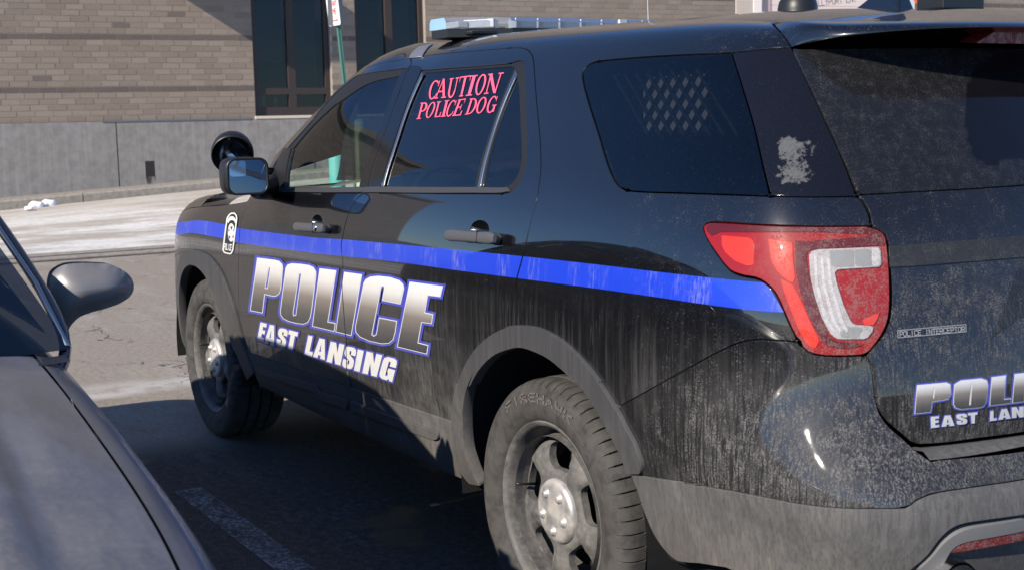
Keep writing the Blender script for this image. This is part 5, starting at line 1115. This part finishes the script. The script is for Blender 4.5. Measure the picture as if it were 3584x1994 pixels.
def brick_geo(w,pr=.0):
    d=.004+pr;h=CH-.009;V=[(0,0,-.03),(w,0,-.03),(w,h,-.03),(0,h,-.03),(.002,.002,d),(w-.002,.002,d),(w-.002,h-.002,d),(.002,h-.002,d)]
    return V,[(4,5,6,7),(0,1,5,4),(1,2,6,5),(2,3,7,6),(3,0,4,7)]
def toW(V,u,z,base=True): return [WD*(u+v[0])+WN*v[2]+np.array((0,0,z+v[1])) for v in V]
vis=[]
for b in bricks:
    q=proj([W3((b[0]+b[1])/2,b[2]+.05)])[0];vis.append(0<q[0]<PW and 0<q[1]<PH and not(q[0]>1500 and q[1]>110))
order=[i for i,v in enumerate(vis) if v];order.sort(key=lambda i:-bricks[i][4]*0+abs(proj([W3(bricks[i][0],bricks[i][2])])[0][0]-700)+abs(proj([W3(bricks[i][0],bricks[i][2])])[0][1]-250)*.6)
full=[i for i in order if abs(bricks[i][1]-bricks[i][0]-(BL-.01))<.002][:300];fs=set(full)
protos={}
for i in full:
    s0,s1,z,c,r=bricks[i];key=(int(c*24),int(rng.integers(0,2)))
    if key not in protos:
        V,F=brick_geo(BL-.01,.0015*key[1]);me=bpy.data.meshes.new('brick');me.from_pydata([tuple(v) for v in toW(V,0,0)],[],F);me.update();me.materials.append(M['brick']);a=me.attributes.new('bc','FLOAT','POINT');a.data.foreach_set('value',[key[0]/24]*8);protos[key]=me
    o=bpy.data.objects.new('brick',protos[key]);COL.objects.link(o);o.parent=BLD;o.location=Vector(WD*s0+np.array((0,0,z)))
V=[];F=[];A=[]
for i,(s0,s1,z,c,r) in enumerate(bricks):
    if i in fs: continue
    v,f=brick_geo(s1-s0,.0015*(i%2));b=len(V);V+=toW(v,s0,z);F+=[tuple(b+k for k in t) for t in f];A+=[c]*8
o=mesh('brickwork',V,F,M['brick'],BLD);a=o.data.attributes.new('bc','FLOAT','POINT');a.data.foreach_set('value',A);o['kind']='stuff'
def wbox(name,u0,u1,z0,z1,o0,o1,mat,parent=BLD,bev=0):
    """box on the wall: along u, up z, out of the wall from o0 to o1 (local to the building)"""
    V=[WD*u+WN*o+np.array((0,0,z)) for u in (u0,u1) for o in (o0,o1) for z in (z0,z1)]
    F=[(0,1,3,2),(4,6,7,5),(0,4,5,1),(2,3,7,6),(0,2,6,4),(1,5,7,3)];o=mesh(name,V,F,mat,parent)
    return o
# masonry core behind the brick faces, with the openings left free
spans=[(uL,u_w[0]),(u_w[1],u_w[2]),(u_w[3],uG0),(uG1,uR)]
for a,b in spans: wbox('wall_core',a,b,ZC-.2,ZT,-.30,0,M['mortar'])
HB=12.
wbox('upper_wall',uL,uR,ZT,HB,-.30,.004,M['far_brick']);wbox('side_wall',uR,uR+16,-.5,HB,-.30,.004,M['far_brick'])
wbox('left_wall',-9.6,uL,-.5,8.6,-.30,.004,M['far_brick']);wbox('left_low_wall',-12.5,-9.6,-.5,5.6,-.30,.004,M['far_brick']);wbox('tower_wall',uR-2,uR+16,HB,16,-.30,.0045,M['far_brick'])
wbox('parapet_cap',uL,uR-2,HB,HB+.18,-.45,.16,M['kerb']);wbox('parapet_cap',-9.7,uL,8.6,8.8,-.45,.16,M['kerb']);wbox('parapet_cap',-12.6,-9.7,5.6,5.8,-.45,.16,M['kerb'])
wbox('room_back',uL,uR+1,-.5,HB,-4.2,-4.0,simple('room_dark',(.02,.02,.022),.9))
# unseen slab, added to cast the slanted shadow left of the window
cn0,cz_=wpt(170,-190);cn1=wpt(520,-190)[0]
wbox('shadow_slab',cn0,cn1,cz_,cz_+.3,0.02,1.6,M['kerb'])
# concrete base in cast panels
jn=[-17]+[wpt(x,400,.06)[0] for x in (-300,297)]+[wpt(790,350,.06)[0]]+[wpt(1500,200,.06)[0],uG0]
for a,b in zip(jn[:-1],jn[1:]):
    o=wbox('concrete_panel',a+.012,b-.012,-.6,ZC,-.2,.06,M['found'])
wbox('base_core',-17,uG0-.02,-.6,ZC-.02,-.25,.03,M['mortar']);wbox('concrete_panel',uG1,uR,-.6,ZC,-.2,.06,M['found'])
wbox('base_flashing',wpt(255,300)[0],wpt(630,300)[0],ZC-.012,ZC+.012,.055,.075,simple('grey_flashing',(.16,.17,.19),.5,.5))
vu0,vz0=wpt(365,406,.07);vu1,vz1=wpt(390,444,.07)
wbox('drain_opening',vu0,vu1,vz1,vz0,.052,.064,simple('drain_dark',(.018,.016,.018),.9))
def mk_rust():
    t=NT('rust_stain');n=t.noise(1,4,.6,k=(26,26,4));g=t.attr('fade');f=t.mul(t.ramp(n,.42,.62),g);tr=t.n.new('ShaderNodeBsdfTransparent');mx=t.n.new('ShaderNodeMixShader');t.P(Base_Color=(.05,.03,.02),Roughness=.95);t.set(mx.inputs[0],f);t.t.links.new(tr.outputs[0],mx.inputs[1]);t.t.links.new(t.b.outputs[0],mx.inputs[2]);t.t.links.new(mx.outputs[0],t.out.inputs[0]);return t.m
o=mesh('rust_stain',[WD*u+WN*.0625+np.array((0,0,z)) for u,z in ((vu0,vz1),(vu1+.02,vz1),(vu1+.02,vz1-.26),(vu0,vz1-.26))],[(0,1,2,3)],mk_rust(),BLD);a=o.data.attributes.new('fade','FLOAT','POINT');a.data.foreach_set('value',[.95,.95,0,0])
# windows
M['wframe']=simple('brown_window_frame',(.035,.024,.02),.5,var=.1);M['pane']=glass('building_window_glass',(.5,.5,.5),1.38);M['reveal']=simple('pale_jamb',(.55,.47,.39),.85,var=.1);M['blind']=simple('window_blind',(.20,.165,.14),.9,var=.2,vs=4)
def window(k,mullx,transy,bot):
    a,b=u_w[2*k],u_w[2*k+1];zb_=wpt(bot[0],bot[1],-.1)[1];zt_=ZT
    fr=wbox('window',a,a+.10,zb_,zt_,-.22,-.10,M['wframe'])
    def sub(n,*q,mat='wframe'): return wbox(n,*q,M[mat],fr)
    fr.data  # first jamb; the rest of the frame are sub-parts
    sub('frame_jamb',b-.09,b,zb_,zt_,-.22,-.10);sub('frame_sill',a+.10,b-.09,zb_,zb_+.17,-.22,-.10)
    um=wpt(mullx,150)[0];zt2=wpt(mullx,transy,-.1)[1];sub('mullion',um-.07,um+.07,zb_+.17,zt_,-.22,-.098)
    for s0,s1 in ((a+.10,um-.07),(um+.07,b-.09)):
        sub('transom',s0,s1,zt2-.06,zt2+.06,-.22,-.10);sub('pane',s0,s1,zb_+.17,zt2-.06,-.17,-.165,mat='pane');sub('pane',s0,s1,zt2+.06,zt_,-.17,-.165,mat='pane')
    sub('reveal',b+.001,b+.012,zb_,zt_,-.30,.004,mat='reveal')
    bl=sub('blind',a+.1,um-.05,zt2+.55,zt_,-.5,-.49,mat='blind');sub('blind',um+.05,b-.1,zt2+.1,zt_,-.6,-.59,mat='blind')
    return fr
window(0,737,230,(740,293));window(1,985,230,(985,293))
wbox('window_sill',u_w[0]-.02,u_w[1]+.02,ZC-.005,wpt(740,291,-.1)[1],-.3,.075,M['reveal'])
wbox('window_sill',u_w[2]-.02,u_w[3]+.02,ZC-.005,wpt(740,291,-.1)[1],-.3,.075,M['reveal'])
ui,zi=wpt(668,285,-.3);lampo=MB()
for du,h in ((0,.30),(.22,.2)):
    lampo.tube([WD*(ui+du)+WN*-.35+np.array((0,0,ZC+.2)),WD*(ui+du)+WN*-.35+np.array((0,0,ZC+.2+h))],.03,8)
o=lampo.build('desk_ornament',simple('pale_ornament',(.5,.5,.48),.6),BLD,True)
# sallyport door
M['gdoor']=simple('pale_door_paint',(.72,.60,.555),.6,var=.03,vs=3);M['gwhite']=simple('white_door_frame',(.80,.72,.68),.6)
z0g=-.2
def gx_(x,y=10): return wpt(x,y)[0]
wbox('door_pier',gx_(1850),gx_(1893),z0g,ZT,-.3,.03,simple('pale_brick_pier',(.50,.43,.36),.9,var=.1,vs=20))
wbox('door_frame',gx_(1893),gx_(1913),z0g,ZT,-.3,.05,M['gwhite']);wbox('door_jamb',gx_(1913),gx_(1942),z0g,ZT,-.30,-.06,simple('pinkish_jamb',(.50,.38,.35),.7))
zz=wpt(2000,36)[1];k=0
while zz<ZT:
    wbox('door_slat',gx_(1942),gx_(2262),zz,zz+.195,-.12,-.09+.004*(k%2),M['gdoor']);zz+=.20;k+=1
wbox('door_lower',gx_(1942),gx_(2262),z0g,wpt(2000,36)[1]-.003,-.12,-.09,M['gdoor'])
wbox('door_frame',gx_(2262),gx_(2300),z0g,ZT,-.3,.02,simple('pale_blue_frame',(.62,.64,.68),.6));wbox('door_side',gx_(2300),uG1,z0g,ZT,-.3,.0,simple('dark_brick_grey',(.16,.14,.125),.9,var=.2,vs=15))  # door side in a plain dark brick grey
sp_,wd=stroke_polys('SALLYPORT ENT',.10,1.32,.62);tb=MB();q=[(2040,2),(2153,-11),(2154,5),(2041,18)]
for i,p in enumerate(sp_):
    pp=quadmap(q,np.c_[p[:,0]/wd,p[:,1]]);tb.add([WD*wpt(*c,-.083)[0]+WN*(-.083+.0002*(i%5))+np.array((0,0,wpt(*c,-.083)[1])) for c in pp],[(0,1,2,3)])
tb.build('door_lettering',simple('dark_letter_paint',(.10,.08,.075),.7),BLD)
cu,cz=wpt(2322,-14,.05);cm=MB().lathe([(0,.02),(.30,.02),(.30,0)],40,frame(WN,WD,WD*cu+WN*.03+np.array((0,0,cz))));cm.build('orange_disc',simple('orange_disc_paint',(.75,.13,.04),.5),BLD)
# ---- sign on a green post ----
pb=atD(858,130,0,13.2);SG=empty('street_sign',(pb[0],pb[1],gz(pb[0],pb[1])));tag(SG,'white no-parking sign with red lettering on a leaning green metal post','sign')
zp=pb[2]-gz(pb[0],pb[1])
tp=np.array(atD(850,60,0,13.2))-np.array(SG.location);bt=np.array(atD(868,225,0,13.2))-np.array(SG.location);dirp=(tp-bt)/(tp[2]-bt[2]);base=bt-dirp*(bt[2]);top=tp+dirp*.62
M['green']=simple('green_post_paint',(.06,.17,.135),.5,.2,var=.15)
def post_prof(p,q,mat,name):
    g=MB();ax=Vector(q-p);fr_=frame(ax,(1,.35,0));h=ax.length;pr=[(-.035,-.012),(-.018,-.012),(-.012,.016),(.012,.016),(.018,-.012),(.035,-.012),(.035,-.007),(.022,-.007),(.016,.022),(-.016,.022),(-.022,-.007),(-.035,-.007)]
    g.prism(pr,0,h,Matrix.Translation(Vector(p))@fr_);return g.build(name,mat,SG)
post_prof(base,top,M['green'],'post')
scn=np.array(atD(846,30,0,13.17))-np.array(SG.location)
cen=np.array(atD(846.5,14,0,13.17))-np.array(SG.location)
ang=math.radians(28);nrm=Vector((-math.cos(ang),math.sin(ang),0));xr=Vector((-math.sin(ang),-math.cos(ang),0))
view=Vector(CAM-(np.array(SG.location)+cen)).normalized()
pxm=FPX/np.dot(np.array(SG.location)+cen-CAM,CM[2]);apw=29*DS/pxm/.30
# turn the plate so that its 30 cm width shows as narrow as in the photograph
th=math.acos(min(.98,apw));vh=Vector((view.x,view.y,0)).normalized();nrm=Matrix.Rotation(-th,3,'Z')@vh;up_=Vector(dirp).normalized();xr=up_.cross(nrm).normalized();nrm=xr.cross(up_).normalized()
bz=np.array(atD(846,65,0,13.17))-np.array(SG.location);cen=Vector(bz)+up_*.2286
sm_=Matrix(((xr.x,up_.x,nrm.x,cen.x),(xr.y,up_.y,nrm.y,cen.y),(xr.z,up_.z,nrm.z,cen.z),(0,0,0,1)))
MB().prism(rrect(.1524,.2286,.03),.02,.024,sm_).build('sign_plate',simple('white_sign_sheet',(.82,.78,.77),.45),SG)
def txt(name,s,x0,x1,y0,y1,w,mat,z=.0255):
    sp_,wd=stroke_polys(s,w,1.32,.62);g=MB()
    for i,p in enumerate(sp_): g.add([sm_@Vector((x0+(x1-x0)*a/wd,y1-(y1-y0)*b,z+.0001*(i%6))) for a,b in p],[(0,1,2,3)])
    return g.build(name,mat,SG)
red=simple('red_sign_ink',(.55,.05,.06),.5)
txt('sign_lettering','AT ANY',-.115,.115,.02,.09,.17,red);txt('sign_lettering','TIME',-.085,.085,-.085,-.015,.17,red);txt('sign_lettering','NO',-.08,.08,.125,.205,.2,red)
MB().prism([(-.152,-.112),(.152,-.112),(.152,-.107),(-.152,-.107)],.0244,.0252,sm_).build('sign_rule',red,SG)
MB().prism([(-.11,-.165),(-.07,-.145),(-.07,-.157),(.07,-.157),(.07,-.145),(.11,-.165),(.07,-.185),(.07,-.173),(-.07,-.173),(-.07,-.185)],.0244,.0252,sm_).build('sign_arrow',red,SG)
sm2=Matrix.Translation(Vector(cen)+Vector(vh)*-.05)@Matrix.Rotation(math.radians(75),4,'Z')@Matrix.Translation(-Vector(cen)-Vector((0,0,0)))@sm_
MB().prism(rrect(.10,.2286,.03),.04,.044,sm2).build('second_plate',simple('grey_sign_back',(.25,.26,.28),.4,.6),SG)
# bollards seen through the SUV's side windows
def bollard(px_,py_,X,r,h,col,label,name):
    p=atD(px_,py_,0,X);z=gz(X,p[1]);e=empty(name,(X,p[1],z));tag(e,label,'bollard','bollards at the driveway edge')
    MB().lathe([(r,0),(r,h-r*.5),(r*.85,h-r*.15),(r*.5,h),(0,h+.01)],24).build('tube',simple(name+'_paint',col,.5,var=.08),e,True);MB().lathe([(r*1.7,0),(r*1.7,.02),(r,.03)],20).build('base_collar',M['kerb'],e,True)
bollard(846,380,12.6,.10,1.55,(.13,.46,.42),'tall turquoise post seen through the SUV front side window','turquoise_bollard')
bollard(908,380,12.9,.075,1.42,(.55,.60,.36),'pale yellow-green post seen through the SUV front side window','yellow_bollard')
# ================= parked sedan in the foreground =================
SED=empty('parked_sedan',(1.0,3.07,0));tag(SED,'dusty dark grey sedan parked facing the camera, only hood and mirror showing','car')
SO=np.array((1.0,3.07,0.))
def mk_sedan():
    t=NT('dusty_grey_paint');x,y,z=t.xyz();n=t.noise(1,6,.65,k=(3,9,3));n2=t.noise(85,4,.7);n3=t.noise(1,5,.6,k=(14,3,8))
    m=t.math('MINIMUM',t.add(t.ramp(n,.30,.70,.36,.60),t.add(t.mul(t.ramp(n2,.42,.7),.10),t.mul(t.ramp(n3,.5,.7),.12))),.85);m=t.mul(m,t.ramp(t.xyz(t.nrm)[2],.05,.8,.25,1.))
    t.P(Base_Color=t.mix(m,(.020,.021,.027),(.285,.268,.265)),Metallic=t.ramp(m,0,.5,.45,0.,sm=False),Roughness=t.ramp(m,0,.7,.15,.48,sm=False),Coat_Weight=t.ramp(m,0,.6,.9,.15,sm=False),Coat_Roughness=.07);return t.m
M['sedan']=mk_sedan();M['sedan_dark']=simple('dark_grey_pillar_paint',(.018,.019,.024),.2,.4,coat=.8,var=.2);M['sedan_mirror']=simple('dusty_grey_mirror_paint',(.24,.226,.22),.42,.2,coat=.3,var=.25,vs=14)
SX=[-1.90,-1.72,-1.45,-1.1,-.7,-.3,.1,.7,1.4,2.0,2.6,3.05,3.30,3.40]
zs=[.52,.60,.68,.765,.84,.895,.925,.94,.945,.945,.93,.90,.84,.70];zt=[.56,.65,.735,.82,.898,.955,.985,.995,1.0,1.0,.985,.955,.89,.74];wf=[.60,.78,.88,.925,.93,.93,.93,.93,.93,.93,.925,.90,.84,.70]
GS=[]
for x,a,b,w in zip(SX,zs,zt,wf): GS.append([[x,3.07-(w-.10),.20],[x,3.07-(w-.02),.32],[x,3.07-w,.50],[x,3.07-(w-.004),.66*(a/.9)],[x,3.07-(w-.035),a-.05],[x,3.07-(w-.085),b-.018],[x,3.07-(w-.125),b]])
SS=Surf(GS,flip=True)
def sgrid(srf,a0,a1,b0,b1,nu,nv,name,mat,mirror=True,off=0.):
    A=np.linspace(a0,a1,nu);B=np.linspace(b0,b1,nv);aa,bb=np.meshgrid(A,B,indexing='ij');P=srf.P(aa.ravel(),bb.ravel());N=srf.N(aa.ravel(),bb.ravel());P=P+N*off-SO
    F=[(i*nv+j,(i+1)*nv+j,(i+1)*nv+j+1,i*nv+j+1) for i in range(nu-1) for j in range(nv-1)]
    if name=='hood':
        n=len(P);P=np.vstack([P,P*[1,-1,1]]);F+=[tuple(n+k for k in f[::-1]) for f in F]
    o=mesh(name,P,F,mat,SED,True)
    if mirror and name!='hood':
        c=o.copy();COL.objects.link(c);c.scale=(1,-1,1)
    return o
SW=lambda cx,r:None
sa=lambda x:np.interp(x,SX,SS.ts)
sgrid(SS,sa(-1.9),sa(-.02),0,SS.tv[-1],70,26,'front_fender',M['sedan']);sgrid(SS,sa(-.012),sa(1.15),0,SS.tv[-1],30,26,'front_door',M['sedan']);sgrid(SS,sa(1.158),sa(2.2),0,SS.tv[-1],30,26,'rear_door',M['sedan']);sgrid(SS,sa(2.208),sa(3.4),0,SS.tv[-1],40,26,'rear_fender',M['sedan'])
# hood with raised centre
HX=[-1.88,-1.72,-1.45,-1.1,-.7,-.35,-.18]
GH=[]
for x in HX:
    w=np.interp(x,SX,wf)-.128;z=np.interp(x,SX,zt)+.002;f=max(0,(x+.35)/.17);bow=lambda t:-.30*(1-t*t)*min(1,max(0,(x+.9)/.72))
    GH.append([[x+bow(t)*(1 if x>-.9 else 0),3.07-w*t,z+dz] for t,dz in ((1,0),(.93,.012),(.845,.022),(.79,.030),(.76,.043),(.70,.046),(.4,.056),(0,.062))])
HS=Surf(GH,flip=True)
sgrid(HS,0.,HS.ts[-1],.003,HS.tv[-1],60,40,'hood',M['sedan'])
# cowl, windscreen, roof
def bowx(t): return -.30*(1-t*t)
ws=[]
for i in range(13):
    u=i/12
    for j in range(21):
        t=j/10-1;xb=-.13+bowx(t);zb_=.965+.035*(1-t*t);xt=.66+.12*-(1-t*t)*1.;zt_=1.355+.045*(1-t*t);yb=.885*t;yt=.715*t;e=.035*math.sin(math.pi*u)
        ws.append((xb+(xt-xb)*u-e*.5,yb+(yt-yb)*u,zb_+(zt_-zb_)*u+e*.8))
mesh('windscreen',[np.array(p)-np.array((1,0,0)) for p in ws],[(i*21+j,(i+1)*21+j,(i+1)*21+j+1,i*21+j+1) for i in range(12) for j in range(20)],M['glass_dark'],SED,True)
cw=MB().grid(lambda u,v:np.array((-.16+bowx(2*v-1)-.06*(1-u)-1.,.865*(2*v-1),.955+.035*(1-(2*v-1)**2)+.004*u)),3,21).build('cowl_panel',M['black_plastic'],SED,True)
rf=[]
for i in range(17):
    u=i/16;x=.66+1.29*u
    for j in range(15):
        t=j/7-1;zc_=1.35+.06*math.sin(math.pi*min(1,u*.8+.12))+.045*(1-abs(t)**2.5);rf.append((x-.12*(1-t*t)*(1-u)-1,.70*t,zc_))
mesh('roof',rf,[(i*15+j,(i+1)*15+j,(i+1)*15+j+1,i*15+j+1) for i in range(16) for j in range(14)],M['sedan'],SED,True)
bw=[]
for i in range(9):
    u=i/8
    for j in range(15): t=j/7-1;bw.append((1.95+.75*u-1,(.70+.12*u)*t,1.38+.045*(1-abs(t)**2.5)-(.39*u)+.05*math.sin(math.pi*u)))
mesh('rear_window',bw,[(i*15+j,(i+1)*15+j,(i+1)*15+j+1,i*15+j+1) for i in range(8) for j in range(14)],M['glass_dark'],SED,True)
tk=MB().grid(lambda u,v:np.array((2.60+.78*u-1,(np.interp(2.60+.78*u,SX,wf)-.125)*(2*v-1),np.interp(2.60+.78*u,SX,zt)+.03*(1-(2*v-1)**2))),10,13).build('boot_lid',M['sedan'],SED,True)
for sg in (1,-1):
    g=MB()
    pts=[(-.24,.80,.90),(-.12,.895,.955),(.1,.882,1.065),(.4,.838,1.215),(.58,.795,1.315),(.74,.735,1.36),(1.3,.70,1.41),(1.9,.705,1.395),(2.3,.75,1.20),(2.65,.80,1.01)]
    pts=[Vector((x-1,-sg*y,z)) for x,y,z in pts];V=[];F=[]
    for i,p in enumerate(pts):
        for dx,dy,dz in ((0,-.010,-.022),(0,.012,-.018),(0,.018,0),(0,.011,.015),(0,-.010,.018)): V.append(p+Vector((dx,-sg*dy,dz)))
    for i in range(len(pts)-1):
        for j in range(5): F.append((i*5+j,i*5+(j+1)%5,(i+1)*5+(j+1)%5,(i+1)*5+j))
    o=MB().add(V,F).build('roof_pillar',M['sedan_dark'],SED,True);md=o.modifiers.new('s','SUBSURF');md.levels=md.render_levels=2
    o=MB().tube([p+Vector((0,-sg*-.014,.014)) for p in pts[1:7]],.007,8).build('pillar_seal',M['bright_strip'] if sg>0 else M['rubber_seal'],SED,True)
    q=[(-.02,.86,.985),(1.1,.83,1.0),(1.1,.72,1.33),(.72,.735,1.30)];mesh('door_window',[(x-1,-sg*y,z) for x,y,z in q],[(0,1,2,3)],M['glass_dark'],SED)
    q=[(1.16,.83,1.0),(2.45,.82,1.0),(1.95,.72,1.32),(1.16,.72,1.33)];mesh('door_window',[(x-1,-sg*y,z) for x,y,z in q],[(0,1,2,3)],M['glass_dark'],SED)
mesh('tail_panel',[(2.39,-.6,.25),(2.39,.6,.25),(2.39,.6,.78),(2.39,-.6,.78)],[(0,1,2,3)],M['sedan'],SED);mesh('floor_pan',[(-2.7,-.7,.24),(2.3,-.7,.24),(2.3,.7,.24),(-2.7,.7,.24)],[(0,1,2,3)],M['liner'],SED)
MB().box((-.28,0,.86),(.5,1.5,.16),bev=.05).build('dashboard',M['interior'],SED,angle=40)
ms=simple('pale_seat_cloth',(.30,.33,.27),.9,var=.1)
for sg in (1,-1): MB().box((.45,sg*.38,.62),(.5,.5,.2),bev=.06).box((.66,sg*.38,.98),(.18,.5,.62),Matrix.Rotation(.25,3,'Y'),bev=.08).box((.76,sg*.38,1.31),(.11,.28,.18),bev=.05).build('front_seat',ms,SED,angle=40)
for sx in (-1.85,.95):
    for sg in (1,-1):
        we=empty('wheel');we.parent=SED;we.location=(sx,sg*.76,.335)
        MB().lathe([(.20,-.09),(.28,-.105),(.325,-.095),(.332,-.06),(.332,.06),(.325,.095),(.28,.105),(.20,.09)],40,Ry).build('tyre',M['tyre'],we,True);MB().lathe([(.0,.05*sg),(.12,.06*sg),(.20,.088*sg)],36,Ry if True else None).build('wheel_cover',M['rim'],we,True)
# door mirror
out_=px('D',[(262,590),(300,640),(345,688),(346,600),(352,550),(372,510),(405,482),(460,458),(530,449),(610,447),(700,450),(780,458),(850,488),(910,530),(940,572),(950,622),(936,666),(895,706),(825,744),(740,772),(650,797),(585,818),(535,848),(497,895),(478,945),(440,940),(350,770)])
XM=.20;o2=np.array([at(*q,0,XM) for q in out_]);pl_=o2[:,1:];pl_=smooth(pl_,.006,closed=True)
v,f=cdt([pl_],[],.009);dd=np.min([np.sqrt(((v-q)**2).sum(1)) for q in pl_],axis=0);th=np.sqrt(dd*.16);inn=dd>1e-5
n=len(v);V=[(XM-t*.62,p[0],p[1]) for p,t in zip(v,th)]+[(XM+t*.75,p[0],p[1]) for p,t in zip(v,th)]
F=[tuple(t) for t in f]+[tuple(n+k for k in t[::-1]) for t in f]
o=mesh('door_mirror',[np.array(p)-SO for p in V],F,M['sedan_mirror'],SED,True)
bm=bmesh.new();bm.from_mesh(o.data);bmesh.ops.remove_doubles(bm,verts=bm.verts,dist=1e-5);bmesh.ops.recalc_face_normals(bm,faces=bm.faces);bmesh.ops.smooth_vert(bm,verts=[q for q in bm.verts],factor=.5,use_axis_x=True,use_axis_y=False,use_axis_z=False)
for _ in range(6): bmesh.ops.smooth_vert(bm,verts=bm.verts,factor=.5,use_axis_x=True,use_axis_y=False,use_axis_z=False)
bm.to_mesh(o.data);bm.free()
g=MB().lathe([(0,0),(.045,0),(.062,.03)],20,frame((-1,0,.1),(0,0,1),(0,0,0)))
for sg in (1,-1):
    MB().box((-2.72,sg*.58,.60),(.16,.34,.13),bev=.04).build('headlamp',M['lens_clear'],SED,angle=40)
MB().box((-2.86,0,.42),(.12,1.25,.30),bev=.05).build('front_bumper',M['sedan'],SED,angle=40)
